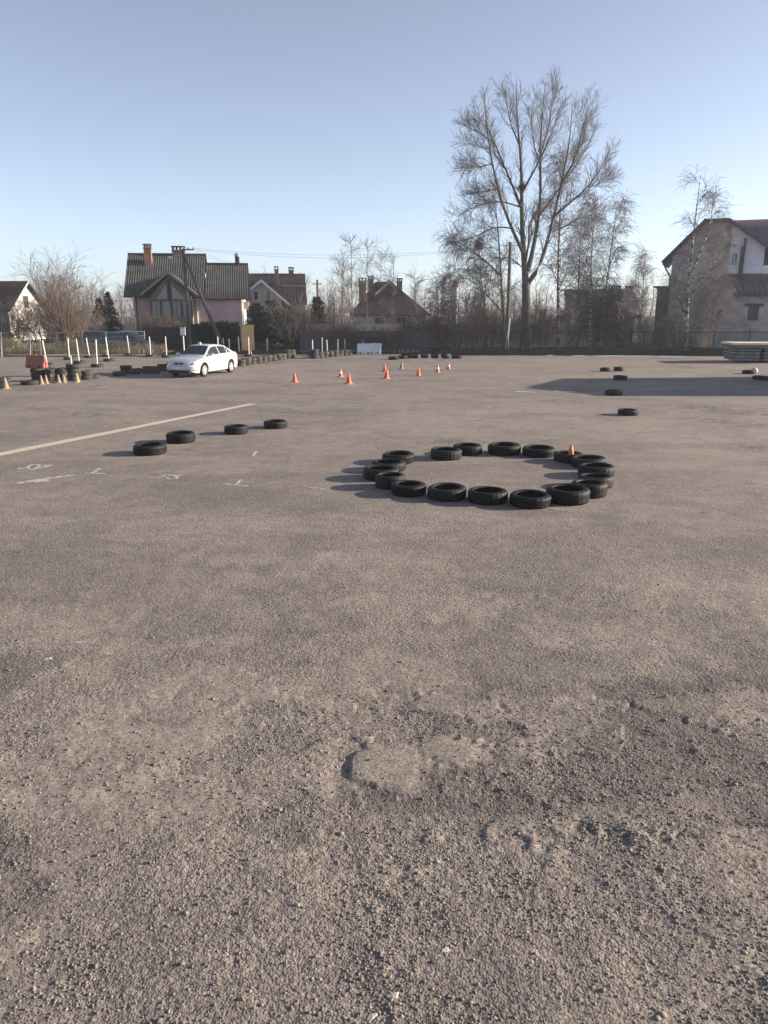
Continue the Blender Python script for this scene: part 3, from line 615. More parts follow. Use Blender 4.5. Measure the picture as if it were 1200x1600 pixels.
# ------------------------------------------------------------------ white poles in tyre bases
def pole_root():
    root = empty('slalom_pole')
    b = MB(); b.lathe([(.055, 0.0), (.33, 0.0), (.345, .05), (.34, .12), (.30, .155), (.22, .16), (.16, .10), (.055, .10)], 28, True); b.build('base', M['pole_base'], root, True, 40)
    s = MB(); s.lathe([(0, .05), (.036, .05), (.036, 1.34), (.030, 1.35), (0, 1.35)], 12); s.build('pole', M['white_plastic'], root, True, 40)
    return root
POLE = pole_root(); pused = []
def pole(p, label, s=1.0, tilt=(0, 0), group='white slalom poles'):
    o = POLE if not pused else copy_tree(POLE); pused.append(1); o.location = p; o.scale = (1, 1, s)
    o.rotation_euler = (tilt[0], tilt[1], 0); return tag(o, label, 'pole', group)
pl = [(66.5, 572, 1.05, 'just behind the red barrier, left one'), (74, 572, 1.05, 'just behind the red barrier, right one'), (108.5, 562, 1.0, 'behind the tall tyre stack'), (124, 568, 1.05, 'leaning, right of the tall tyre stack'), (140, 559, .95, 'small far one, third right of the tall tyre stack'), (152, 573.5, 1.1, 'nearest of the open group at left, leaning'), (167.5, 557.5, .95, 'rear of the close pair left of the dark car'),
      (170.5, 564.5, 1.05, 'front of the close pair left of the dark car'), (202.5, 556, 1.0, 'before the dry grass under the dark car'), (235.5, 557.5, .98, 'between the dark car and the wooden pole'), (260.5, 558.5, 1.0, 'first left of the white car roof'), (389, 557, .95, 'beside a small orange cone right of the white car')]
for i, (u, v, s, w) in enumerate(pl):
    pole(G(u, v), 'white pole in a black base, ' + w, s, (R(random.uniform(-2, 2)), R(random.uniform(-4.5, 2.5))))
for i, (u, top, Y) in enumerate(((488, 531, 53.2), (503, 527, 54.6), (511, 531, 54.2), (527.5, 530, 55), (539, 530, 56), (566.5, 529, 57.2))):
    p = at(u, top, Y); pole((p.x, Y, 0), 'white plastic pole rising behind the tyre stacks and barriers, ' + ORD[i] + ' from left', p.z / 1.35, (0, R(random.uniform(-1.5, 1.5))), 'white poles behind the far tyre stacks')
for i, (u, top, Y) in enumerate(((339.5, 526, 52), (349, 528, 57), (358, 529, 57.5), (372.7, 526, 56), (417, 528, 57.5))):
    p = at(u, top, Y); pole((p.x, Y, 0), 'thin pale pole standing behind the white car and its tyre row, ' + ORD[i] + ' from left', p.z / 1.35, (0, R(random.uniform(-2, 2))), 'pale poles behind the car')
tp = G(110, 595.5); ps = MB(); ps.lathe([(0, 0), (.03, 0), (.03, .36), (0, .36)], 10); o = ps.build('pole_stub', M['white_plastic']); o.location = (tp.x, tp.y + .31, .74); tag(o, 'short white pole stub on top of the tall tyre stack', 'pole')
sp = empty('sign_post', (G(301, 557).x, 50.5, 0)); MB().tube([(0, 0, 0), (0, 0, 1.45)], .04, 10).build('post', M['white_plastic'], sp)
MB().box(-.16, .16, -.10, .06, 1.45, 1.95).box(-.18, .18, -.12, .08, 1.95, 1.98).build('box', M['galv'], sp); MB().box(-.13, .13, -.112, -.1015, 1.5, 1.9).build('face', M['barrier_white'], sp); tag(sp, 'grey box on a white post behind the white car', 'post box')

# ------------------------------------------------------------------ plastic barriers
def barrier(name, L, Wd, H, m, label, loc, rz):
    root = empty(name, loc, rz); mb = MB()
    sec = [(-Wd / 2, 0), (-Wd / 2, H * .22), (-Wd * .22, H * .55), (-Wd * .18, H), (Wd * .18, H), (Wd * .22, H * .55), (Wd / 2, H * .22), (Wd / 2, 0)]
    xs = [-L / 2, -L / 2 + .04, L / 2 - .04, L / 2]; sc = [.93, 1, 1, .93]; V = []; Fc = []; n = len(sec)
    for x, s in zip(xs, sc):
        for (yy, zz) in sec: V.append((x, yy * s, zz * (s if zz > H * .9 else 1)))
    for i in range(3):
        for j in range(n - 1): Fc.append((i * n + j, i * n + j + 1, (i + 1) * n + j + 1, (i + 1) * n + j))
    Fc += [tuple(range(n))[::-1], tuple(3 * n + j for j in range(n))]; mb.add(V, Fc); mb.build('shell', M[m], root)
    for s in (-.28, .28):
        g = MB(); g.box(L * s - .05, L * s + .05, -Wd * .5 - .004, -Wd * .5 + .05, .02, H * .2); g.build('fork_slot', M['black_trim'], root)
    c = MB(); c.lathe([(0, H), (.05, H), (.05, H + .03), (0, H + .03)], 12); c.build('filler_cap', M[m], root)
    for s in (-1, 1): MB().box(s * (L / 2 - .006) - .03, s * (L / 2 - .006) + .03, -.035, .035, H * .3, H * .8).build('coupling', M[m], root)
    return tag(root, label, 'barrier')
p = G(53.5, 596) + Vector((0, .33, 0)); barrier('plastic_barrier', .86, .42, .56, 'red_plastic', 'red plastic barrier sitting on top of the left tyre wall', (p.x, p.y + .1, .565), R(-6))
p = G(569, 553); barrier('plastic_barrier', .98, .5, .72, 'barrier_white', 'left one of two pale plastic barriers before the fence', (p.x, p.y, 0), R(3)); p = G(586.5, 553); barrier('plastic_barrier', .82, .5, .74, 'barrier_white', 'right one of two pale plastic barriers before the fence', (p.x, p.y, 0), R(-12))

# ------------------------------------------------------------------ cars (nose towards +x)
def ip(x, tab):
    for (a, va), (b, vb) in zip(tab, tab[1:]):
        if x <= b: t = (x - a) / (b - a); t = max(0, t); return va + (vb - va) * t
    return tab[-1][1]
def make_car(label, paint, suv=False):
    root = empty('parked_car'); zs = 1.16 if suv else 1.0
    top = [(-2.19, .78), (-2.15, .90), (-2.05, .985), (-1.80, 1.02), (-1.4, 1.0), (-.6, .965), (.3, .94), (1.02, .915), (1.3, .885), (1.7, .82), (1.95, .745), (2.10, .67), (2.19, .56)]
    if suv: top = [(x, z * 1.1 if x > -1.3 else 1.05) for x, z in top]
    wid = [(-2.19, .66), (-2.12, .76), (-1.9, .83), (-1.3, .853), (0, .858), (1.3, .85), (1.75, .82), (2.0, .745), (2.12, .64), (2.19, .50)]
    low = [(-2.19, .42), (-2.12, .30), (-1.9, .22), (1.85, .20), (2.1, .25), (2.19, .36)]
    wx = (-1.29, 1.30); wr = .305
    xs = sorted(set([round(-2.19 + i * 4.38 / 44, 4) for i in range(45)] + [round(c + (wr + .055) * math.cos(t * math.pi / 12), 4) for c in wx for t in range(13)]))
    V = []; Fc = []
    for x in xs:
        w = ip(x, wid); zt = ip(x, top); zl = ip(x, low)
        for c in wx:
            d = abs(x - c)
            if d < wr + .055: zl = max(zl, wr + math.sqrt(max(0, (wr + .055) ** 2 - d * d)))
        zm = max(zl + .02, min(.52, zt - .12)); zs1 = max(zm + .02, zt - .20)
        half = [(w * .955, zl), (w * .99, zl + (zm - zl) * .5), (w, zm), (w * .985, zs1), (w * .955, zt - .075), (w * .90, zt - .02), (w * .62, zt + .012), (w * .25, zt + .028), (0, zt + .030)]
        V += [(x, a, b) for a, b in half] + [(x, -a, b) for a, b in half[-2::-1]]
    n = 17
    for i in range(len(xs) - 1):
        for j in range(n - 1): Fc.append((i * n + j, i * n + j + 1, (i + 1) * n + j + 1, (i + 1) * n + j))
    Fc += [tuple(range(n)), tuple((len(xs) - 1) * n + j for j in range(n))[::-1]]
    body = MB().add(V, Fc)
    # cabin: sections across the car
    st = [(-1.93, 1.005, .70, 1.01, .66), (-1.75, 1.01, .755, 1.075, .66), (-1.15, .985, .79, 1.325, .60), (-.75, .97, .805, 1.395, .585), (-.2, .955, .815, 1.425, .58), (.28, .945, .81, 1.385, .575), (.95, .92, .765, .985, .69), (1.10, .905, .75, .915, .70)]
    if suv: st = [(-2.1, 1.05, .74, 1.08, .70), (-2.03, 1.05, .78, 1.45, .64), (-1.85, 1.05, .79, 1.60, .62), (-.75, 1.05, .805, 1.66, .61), (-.2, 1.04, .815, 1.66, .61), (.30, 1.03, .81, 1.58, .60), (.92, 1.01, .765, 1.06, .69), (1.05, .99, .75, 1.0, .70)]
    V = []; Fc = []
    for x, zb, wb, zr, wrf in st:
        half = [(wb, zb - .03), (wrf + .012, zr - .045), (wrf - .03, zr - .008), (wrf * .5, zr + .012), (0, zr + .018)]
        V += [(x, a, b) for a, b in half] + [(x, -a, b) for a, b in half[-2::-1]]
    n = 9
    for i in range(len(st) - 1):
        for j in range(n - 1): Fc.append((i * n + j, i * n + j + 1, (i + 1) * n + j + 1, (i + 1) * n + j))
    Fc += [tuple(range(n)), tuple((len(st) - 1) * n + j for j in range(n))[::-1]]
    body.add(V, Fc); body.build('body', M[paint], root, True, 40)
    MB().box(-2.0, 1.95, -.70, .70, .17, .34).box(-.9, .9, -.80, .80, .22, .5).box(-2.0, 1.9, -.6, .6, .3, .75).build('underbody', M['black_trim'], root)
    # glass, laid 4 mm proud of the cabin
    def side(i, f, s, k):
        """point on cabin side: station i..i+1 fraction f, height fraction k"""
        a, b = st[i], st[i + 1]; L = [p + (q - p) * f for p, q in zip(a, b)]
        yb, zb, yr, zr = L[2], L[1] - .03, L[4] + .012, L[3] - .045
        return (L[0], s * (yb + (yr - yb) * k + .005), zb + (zr - zb) * k + .003)
    def sp(x, s, k):
        for i in range(len(st) - 1):
            if st[i][0] <= x <= st[i + 1][0]: return side(i, (x - st[i][0]) / (st[i + 1][0] - st[i][0]), s, k)
    wins = ([(-1.52, -1.10), (-1.02, -.28), (-.20, .70)] if not suv else [(-1.85, -1.1), (-1.0, -.25), (-.17, .70)])
    for s in (1, -1):
        for wi, (xa, xb) in enumerate(wins):
            mb = MB(); m = 8; A = []
            for q in range(m + 1):
                x = xa + (xb - xa) * q / m; A += [sp(x, s, .12), sp(x, s, .52), sp(x, s, .93)]
            for q in range(m):
                for h in range(2):
                    f = (q * 3 + h, q * 3 + h + 1, q * 3 + h + 4, q * 3 + h + 3); mb.f.append(f if s < 0 else f[::-1])
            mb.v += A; mb.build('side_window', M['car_glass'], root, True)
    def screen(i, fa, fb, name):
        a, b = st[i], st[i + 1]; V = []; Fc = []; off = .006
        for q in range(7):
            f = fa + (fb - fa) * q / 6; L = [u + (v - u) * f for u, v in zip(a, b)]; w = L[4] - .05
            for k in range(9): y = -w + 2 * w * k / 8; e = abs(y) / (L[4] - .03); V.append((L[0] + (off if b[3] < a[3] else -off), y, L[3] + .018 - .026 * e ** 2 + off))
        for q in range(6):
            for k in range(8): Fc.append((q * 9 + k, (q + 1) * 9 + k, (q + 1) * 9 + k + 1, q * 9 + k + 1))
        MB().add(V, Fc).build(name, M['car_glass'], root, True)
    screen(5, .06, .97, 'windscreen'); screen(1 if not suv else 0, .1, .9, 'rear_window')
    # nose
    for s in (1, -1):
        hl = MB(); V = []; Fc = []
        for q in range(7):
            y = s * (.26 + .44 * q / 6); xw = 2.19 - .03 - .42 * max(0, (q / 6)) ** 2.2 * .55; z0 = .60 + .02 * q / 6; z1 = .665 + .055 * q / 6
            V += [(xw + .03, y, z0), (xw + .012, y, (z0 + z1) / 2 + .01), (xw - .03, y, z1)]
        for q in range(6):
            for h in range(2): f = (q * 3 + h, (q + 1) * 3 + h, (q + 1) * 3 + h + 1, q * 3 + h + 1); Fc.append(f if s > 0 else f[::-1])
        hl.add(V, Fc); h = hl.build('headlight', M['lamp_glass'], root, True)
        ind = MB(); ind.box(1.995, 2.06, s * .69 - .03, s * .69 + .03, .615, .69); ind.build('indicator', M['amber'], h)
        g = MB(); V = [(2.192, s * .03, .60), (2.192, s * .22, .61), (2.175, s * .23, .655), (2.165, s * .14, .685), (2.165, s * .04, .675)]; g.add(V, [tuple(range(5)) if s > 0 else tuple(range(5))[::-1]]); g.slab(V if s > 0 else V[::-1], .03); g.build('grille', M['black_trim'], root)
        t = MB(); t.box(-2.205, -2.10, s * .66 - .11, s * .66 + .06, .70, .90); t.build('tail_lamp', M['tail'], root)
        mr = MB(); mr.hexa([(.70, s * .80, .95), (.80, s * .80, .95), (.80, s * 1.0, .955), (.70, s * 1.0, .955)], [(.70, s * .80, 1.06), (.76, s * .80, 1.06), (.75, s * .99, 1.065), (.70, s * .99, 1.065)]); mr.build('mirror', M[paint], root)
        dt = MB(); dt.box(-.86, .90, s * .862 - .012, s * .862 + .012, .40, .455); dt.build('side_trim', M[paint], root)
        for x in (-1.0, -.24, .84): MB().box(x - .005, x + .005, s * .857 - .006, s * .857 + .006, .30, .90).build('door_gap', M['black_trim'], root)
        for x in (-.84, -.02): MB().box(x - .09, x + .09, s * .862 - .02, s * .862 + .02, .775, .805).build('door_handle', M[paint], root)
    MB().slab([(2.21, -.56, .20), (2.21, .56, .20), (2.215, .56, .34), (2.215, -.56, .34)], .2).build('lower_intake', M['black_trim'], root)
    bum = MB(); V = []; Fc = []
    prof = [(.0, .34), (.03, .36), (.03, .50), (-.02, .53)]; ps = [(1.72, -.835), (1.98, -.765), (2.12, -.65), (2.19, -.46), (2.205, 0), (2.19, .46), (2.12, .65), (1.98, .765), (1.72, .835)]
    for (x, y) in ps:
        L = math.hypot(x - 1.2, y); V += [(x + (x - 1.2) / L * d, y + y / L * d, z) for d, z in prof]
    for i in range(len(ps) - 1):
        for j in range(3): Fc.append((i * 4 + j, (i + 1) * 4 + j, (i + 1) * 4 + j + 1, i * 4 + j + 1))
    bum.add(V, Fc).build('bumper', M[paint], root, True, 50)
    MB().box(2.232, 2.248, -.26, .26, .40, .51).build('number_plate', M['plate'], root); MB().box(-2.225, -2.19, -.26, .26, .55, .66).build('number_plate', M['plate'], root)
    for x in wx:
        for s in (1, -1):
            w = MB(); w.lathe([(.20, -.09), (.285, -.095), (.303, -.07), (.305, 0), (.303, .07), (.285, .095), (.20, .09)], 32, True)
            w.v = [(x + a, s * .745 + c, wr + b) for a, b, c in w.v]; wo = w.build('wheel', M['rubber'], root, True, 50)
            rm = MB(); rm.lathe([(.0, .075), (.05, .08), (.06, .065), (.19, .07), (.205, .095), (.212, .095), (.212, .05), (0, .03)], 28)
            for q in range(7):
                an = q * 2 * math.pi / 7; ca, sa = math.cos(an), math.sin(an); P = [(.05, -.03), (.19, -.022), (.19, .022), (.05, .03)]
                rm.add([(a * ca - b * sa, a * sa + b * ca, z) for z in (.06, .09) for a, b in P], [(0, 3, 2, 1), (4, 5, 6, 7), (0, 1, 5, 4), (1, 2, 6, 5), (2, 3, 7, 6), (3, 0, 4, 7)])
            rm.v = [(x + a, s * (.745 + c), wr + b) for a, b, c in rm.v]; rm.build('rim', M['rim'], wo, True, 40)
    return tag(root, label, 'car')
fw, rw = G(319, 588.3), G(362, 582.6); mid = (fw + rw) / 2; hd = math.atan2(-math.cos(R(17.5)), -math.sin(R(17.5)))
car = make_car('white hatchback car parked on the asphalt in front of the pink house', 'car_white')
nrm = Vector((math.cos(hd + math.pi / 2), math.sin(hd + math.pi / 2), 0)); car.location = mid - nrm * .80 + Vector((0, 0, .01)); car.rotation_euler = (0, 0, hd)
MB().hexa([(-.22, -.30, 1.42), (-.08, -.30, 1.42), (-.08, -.14, 1.43), (-.22, -.14, 1.43)], [(-.17, -.27, 1.53), (-.13, -.27, 1.53), (-.13, -.17, 1.53), (-.17, -.17, 1.53)]).build('roof_sign', M['white_plastic'], car)
c2 = make_car('dark blue car parked behind the dry grass left of the house', 'car_dark', True); p = at(203, 530, 59.5); c2.location = (p.x, 59.5, .05); c2.rotation_euler = (0, 0, R(-22)); c2.scale = (.86, .86, .86)
c3 = make_car('dark car with a pale roof rim half hidden beside the blue one', 'car_dark', True); p = at(160, 530, 62); c3.location = (p.x, 62.5, .05); c3.rotation_euler = (0, 0, R(10)); c3.scale = (.82, .82, .82)

# ------------------------------------------------------------------ houses
class House:
    def __init__(s, name, u, Y, th, label, cat='house'):
        s.root = empty(name, (at(u, 500, Y).x, Y, 0), th); tag(s.root, label, cat)
        s.loc = Vector(s.root.location); s.n = Vector((-math.sin(th), math.cos(th), 0)); s.e = Vector((math.cos(th), math.sin(th), 0))
    def lp(s, u, v, b=0.0):
        """photo point on the house plane b metres behind its front"""
        d = ray(u, v); t = (b + s.n.dot(s.loc)) / s.n.dot(d); P = Vector((0, 0, CAM_H)) + d * t
        return Vector((s.e.dot(P - s.loc), b, P.z))
    def part(s, name, mb, m, parent=None, smooth=False): return mb.build(name, M[m], parent or s.root, smooth)
    def wall(s, m, b, a0, a1, z0, z1, holes=(), th=.25, name='wall'):
        xs = sorted({a0, a1, *[h[0] for h in holes], *[h[1] for h in holes]}); zs = sorted({z0, z1, *[h[2] for h in holes], *[h[3] for h in holes]}); mb = MB()
        for i in range(len(xs) - 1):
            for j in range(len(zs) - 1):
                cx, cz = (xs[i] + xs[i + 1]) / 2, (zs[j] + zs[j + 1]) / 2
                if not any(h[0] < cx < h[1] and h[2] < cz < h[3] for h in holes): mb.box(xs[i], xs[i + 1], b, b + th, zs[j], zs[j + 1])
        return s.part(name, mb, m)
    def window(s, b, a0, a1, z0, z1, glass='window', fr='frame', cross=True, deep=.12):
        w = s.part('window', MB().box(a0, a1, b + deep, b + deep + .02, z0, z1), glass); t = .07; mb = MB()
        mb.box(a0, a1, b + deep - .05, b + deep - .002, z0, z0 + t).box(a0, a1, b + deep - .05, b + deep - .002, z1 - t, z1).box(a0, a0 + t, b + deep - .05, b + deep - .002, z0 + t, z1 - t).box(a1 - t, a1, b + deep - .05, b + deep - .002, z0 + t, z1 - t)
        if cross: c = (a0 + a1) / 2; mb.box(c - .035, c + .035, b + deep - .05, b + deep - .002, z0 + t, z1 - t)
        mb.build('frame', M[fr], w)
        MB().box(a0 - .06, a1 + .06, b - .08, b + .1, z0 - .06, z0 - .003).build('sill', M['concrete'], w); return w
    def corr(s, el, er, rl, rr, m, pitch=.2, amp=.018, name='roof', parent=None):
        """corrugated roof slope from eave to ridge"""
        el, er, rl, rr = map(Vector, (el, er, rl, rr)); L = (er - el).length; n = int(L / pitch * 8); nrm = (er - el).cross(rl - el).normalized(); V = []; Fc = []
        if nrm.z < 0: nrm = -nrm
        K = 4
        for i in range(n + 1):
            t = i / n; off = nrm * amp * math.sin(t * L / pitch * 2 * math.pi)
            for k in range(K + 1): V.append(el.lerp(er, t).lerp(rl.lerp(rr, t), k / K) + off)
            for k in range(K + 1): V.append(el.lerp(er, t).lerp(rl.lerp(rr, t), k / K) + off - nrm * .05)
        W = 2 * (K + 1)
        for i in range(n):
            o = i * W
            for k in range(K): Fc.append((o + k, o + W + k, o + W + k + 1, o + k + 1)); Fc.append((o + K + 1 + k, o + K + 2 + k, o + W + K + 2 + k, o + W + K + 1 + k))
            Fc.append((o, o + K + 1, o + W + K + 1, o + W)); Fc.append((o + K, o + W + K, o + W + 2 * K + 1, o + 2 * K + 1))
        return MB().add(V, Fc).build(name, M[m], parent or s.root, True)
    def slab(s, poly, m, th=.14, name='roof', parent=None): return MB().slab(poly, th).build(name, M[m], parent or s.root)
    def chimney(s, a, b, z0, z1, w, m, dp=None, pots=True):
        dp = dp or w; c = s.part('chimney', MB().box(a - w / 2, a + w / 2, b - dp / 2, b + dp / 2, z0, z1 - .42).box(a - w / 2 - .05, a + w / 2 + .05, b - dp / 2 - .05, b + dp / 2 + .05, z1 - .42, z1 - .34), m); mb = MB(); k = max(2, round(w / .35) + 1)
        for i in range(k):
            x = a - w / 2 + .07 + (w - .14) * i / (k - 1)
            for y in (b - dp / 2 + .07, b + dp / 2 - .07): mb.box(x - .06, x + .06, y - .06, y + .06, z1 - .34, z1 - .09)
        mb.hexa([(a - w / 2 - .1, b - dp / 2 - .1, z1 - .09), (a + w / 2 + .1, b - dp / 2 - .1, z1 - .09), (a + w / 2 + .1, b + dp / 2 + .1, z1 - .09), (a - w / 2 - .1, b + dp / 2 + .1, z1 - .09)],
                [(a - w / 2, b - dp / 2, z1), (a + w / 2, b - dp / 2, z1), (a + w / 2, b + dp / 2, z1), (a - w / 2, b + dp / 2, z1)]); mb.build('cap', M['dark_roof'] if m != 'brick' else M['brick_dull'], c); return c

# pink house with the corrugated roof
h = House('pink_house', 290, 70, R(8), 'pink plastered house with grey corrugated roof and timbered front gable')
el, rl, rr = h.lp(193, 463, -.6), h.lp(199.5, 395.5, 3.9), h.lp(322, 399.5, 3.9); er = Vector((rr.x, -.6, el.z)); rl.z = rr.z = (rl.z + rr.z) / 2
h.corr(el, er, rl, rr, 'slate'); bk = lambda p, d=8.4: Vector((p.x, d, p.z)); h.corr(bk(er), bk(el), rr, rl, 'slate')
l2r, r2r = h.lp(322, 411.5, 3.6), h.lp(387.5, 413.5, 3.6); l2r.x = rr.x + .02; l2r.z = r2r.z = (l2r.z + r2r.z) / 2; e2r = h.lp(389, 466.5, -.62); e2l = Vector((rr.x + .02, -.62, e2r.z))
h.corr(e2l, e2r, l2r, r2r, 'slate'); h.corr(bk(e2r, 7.8), bk(e2l, 7.8), r2r, l2r, 'slate')
a0, a1 = h.lp(210, 480).x, h.lp(380, 480).x; ze = el.z + .15; am = rr.x
h.wall('pink', 0, a0, am, 0, ze); h.wall('pink', .003, am, a1, 0, e2r.z + .2); h.part('wall', MB().box(a1 - .3, a1, .26, 7.4, 0, e2r.z + .15), 'white_plaster'); h.part('wall', MB().box(a0, a0 + .25, .26, 7.7, 0, ze), 'pink'); h.part('wall', MB().box(a0, a1, 7.45, 7.7, 0, ze), 'pink')
for x, rz, e in ((a0, rl.z, ze), (am - .25, rr.z, ze), (a1 - .31, r2r.z, e2r.z + .15)): h.part('gable_wall', MB().slab([(x, 0.0, e), (x, 7.5, e), (x, 3.75, rz - .15)], .2), 'pink' if x < am - 1 else 'white_plaster')
# projecting gable with veranda
b = -1.5; ap, fl, fr_ = h.lp(261.5, 424, b - .35), h.lp(219, 459, b - .35), h.lp(306.5, 459.5, b - .35)
slope = (rl.z - el.z) / 4.5; yb = lambda z: -.6 + (z - el.z) / slope
for P in (fl, fr_):
    e2 = Vector((P.x, yb(max(P.z, el.z)) + .3, P.z)); a2 = Vector((ap.x, yb(ap.z) + .25, ap.z)); (h.corr(P, e2, ap, a2, 'slate', .2, .02) if P is fl else h.corr(e2, P, a2, ap, 'slate', .2, .02))
    d = (P - ap); nrm = Vector((-d.z, 0, d.x)).normalized() * (1 if d.x > 0 else -1); q = .2
    h.part('bargeboard', MB().slab([ap + Vector((0, -.03, .03)), P + Vector((0, -.03, .03)), P + Vector((0, -.03, -.2)), ap + Vector((0, -.03, -.23))][::(1 if d.x < 0 else -1)], .05), 'timber')
wl_, wr_ = h.lp(236, 480, b).x, h.lp(300, 480, b).x; zt = h.lp(236, 462, b).z; za = h.lp(261.5, 430, b).z; cx = ap.x
zmid = h.lp(260, 470, b).z; zsill = h.lp(260, 496, b).z
h.part('gable_wall', MB().slab([(wl_, b, zmid), (wr_, b, zmid), (wr_, b, zt), (cx, b, za), (wl_, b, zt)], .15), 'timber')
for (pts) in ([(cx - .22, zmid + .18), (cx - .22, za - .75), (wl_ + .55, zmid + .18)], [(cx + .22, zmid + .18), (wr_ - .55, zmid + .18), (cx + .22, za - .75)]):
    q = [(x, b - .02, z) for x, z in pts]; h.part('gable_panel', MB().slab(q if Vector(q[1]).x > Vector(q[0]).x else q[::1], .012).slab([(x, b - .021, z) for x, _, z in q][::-1], .004), 'curtain')
h.part('veranda_wall', MB().box(wl_, wr_, b, b + .15, 0, zsill).box(wl_ + .002, wl_ + .15, b + .15, 0, 0, zmid).box(wr_ - .15, wr_ - .002, b + .15, 0, 0, zmid), 'timber')
n = 4
for i in range(n):
    xa, xb = wl_ + (wr_ - wl_) * i / n, wl_ + (wr_ - wl_) * (i + 1) / n; h.window(b, xa + .06, xb - .06, zsill, zmid, 'curtain', 'timber', i % 2 == 0, .05); h.part('post', MB().box(xa - .06, xa + .06, b - .03, b + .12, zsill, zmid + .02), 'timber_dark')
h.part('post', MB().box(wr_ - .06, wr_ + .06, b - .03, b + .12, zsill, zmid + .02), 'timber_dark'); h.part('king_post', MB().box(cx - .11, cx + .11, b - .05, b - .005, zmid, za - .3), 'timber_dark')
h.part('downpipe', MB().tube([(h.lp(307.5, 470, -.1).x, -.12, .2), (h.lp(307.5, 470, -.1).x, -.12, ze - .1)], .06), 'frame'); h.part('downpipe', MB().tube([(a1 - .12, -.12, .2), (a1 - .12, -.12, e2r.z)], .07), 'frame'); h.part('downpipe', MB().tube([(h.lp(213, 470).x, -.12, .2), (h.lp(213, 470).x, -.12, ze - .1)], .05), 'timber_dark')
h.part('gutter', MB().tube([(el.x, -.68, el.z - .03), (e2l.x, -.68, el.z - .03)], .07), 'timber_dark'); h.part('gutter', MB().tube([(e2l.x, -.70, e2r.z - .03), (e2r.x, -.70, e2r.z - .03)], .07), 'timber_dark')
h.part('roof_ridge', MB().tube([rl, rr], .11), 'slate'); h.part('roof_ridge', MB().tube([l2r, r2r], .11), 'slate')
c = h.lp(231.5, 400, 2.9); h.chimney(c.x, 2.9, c.z - 1.3, h.lp(231.5, 381, 2.9).z, .62, 'brick'); c = h.lp(279.5, 400, 4); h.chimney(c.x, 4, c.z - 1, h.lp(279, 384.5, 4).z, 1.1, 'brick_dull', .6)
c = h.lp(371, 413, 3.6); z1 = h.lp(371, 401, 3.6).z; v = h.part('flue', MB().tube([(c.x, 3.6, c.z - .8), (c.x, 3.6, z1)], .2, 12), 'dark_roof'); MB().lathe([(.24, z1), (.26, z1 + .12), (.12, z1 + .3), (.03, z1 + .38), (0, z1 + .75)], 12, c=(c.x, 3.6, 0)).build('cowl', M['galv'], v)
h.part('wall_box', MB().box(a1 + .003, a1 + .45, 1.5, 2.4, h.lp(387, 483).z, h.lp(387, 471).z), 'pink')
h.window(.0, am + 9, am + 9.1, 1, 1.1) if False else None

# brown roofed house behind it
h = House('brown_roof_house', 430, 84, R(6), 'house with brown metal roof and white edged gable behind the pink house')
el, rl, rr, er = h.lp(380, 476, -.5), h.lp(384, 426, 4.2), h.lp(476.5, 427.5, 4.2), h.lp(480, 475, -.5); rl.z = rr.z; el.z = er.z
h.corr(el, er, rl, rr, 'brown_roof', .35, .007); h.corr(bk(er, 8.9), bk(el, 8.9), rr, rl, 'brown_roof', .35, .007); zw = er.z + .1
h.wall('grey_plaster', 0, el.x + .4, er.x - .4, 0, zw, [(2.0, 3.2, 1.1, 2.5)]); h.window(0, 2.0, 3.2, 1.1, 2.5); h.part('wall', MB().box(er.x - .65, er.x - .4, .26, 8.2, 0, zw).box(el.x + .4, el.x + .65, .26, 8.2, 0, zw).box(el.x + .4, er.x - .4, 8.2, 8.4, 0, zw), 'grey_plaster'); h.part('gable_wall', MB().slab([(er.x - .42, .1, zw), (er.x - .42, 8.3, zw), (er.x - .42, 4.2, rr.z - .15)], .2), 'grey_plaster')
b = -1.6; ap, fl, fr_ = h.lp(408, 437, b - .3), h.lp(372, 466, b - .3), h.lp(453, 475.5, b - .3)
for P in (fl, fr_):
    a2 = Vector((ap.x, 2.9, ap.z)); e2 = Vector((P.x, 1.2, P.z)); (h.corr(P, e2, ap, a2, 'brown_roof', .35, .006) if P is fl else h.corr(e2, P, a2, ap, 'brown_roof', .35, .006)); d = P - ap
    h.part('bargeboard', MB().slab([ap + Vector((0, -.03, .06)), P + Vector((0, -.03, .06)), P + Vector((0, -.03, -.22)), ap + Vector((0, -.03, -.24))][::(1 if d.x < 0 else -1)], .05), 'frame')
gl, gr = h.lp(384, 480, b), h.lp(440, 480, b); zg = h.lp(400, 470, b).z; zz = lambda x, P: ap.z - .1 + (P.z - ap.z) * (x - ap.x) / (P.x - ap.x)
h.part('gable_wall', MB().slab([(gl.x, b, 0), (gr.x, b, 0), (gr.x, b, zz(gr.x, fr_)), (ap.x, b, ap.z - .12), (gl.x, b, zz(gl.x, fl))], .2), 'grey_plaster'); zwn = h.lp(400, 462, b).z
for xa in (-.9, .35): h.window(b - .16, ap.x + xa, ap.x + xa + .6, zwn - .5, zwn + .5, 'window', 'frame', False)
c = h.lp(432.5, 440, 2.4); h.chimney(c.x, 2.4, c.z - 1.2, h.lp(432.5, 416, 2.4).z, .42, 'brick'); c = h.lp(455, 427, 4.2); h.chimney(c.x, 4.2, c.z - .6, h.lp(455, 417.5, 4.2).z, .55, 'brick_dull')
h.part('snow_guard', MB().tube([(h.lp(440, 447, 2.6).x, 2.05, h.lp(440, 447, 2.05).z), (h.lp(476, 447, 2.05).x, 2.05, h.lp(440, 447, 2.05).z)], .04), 'galv')

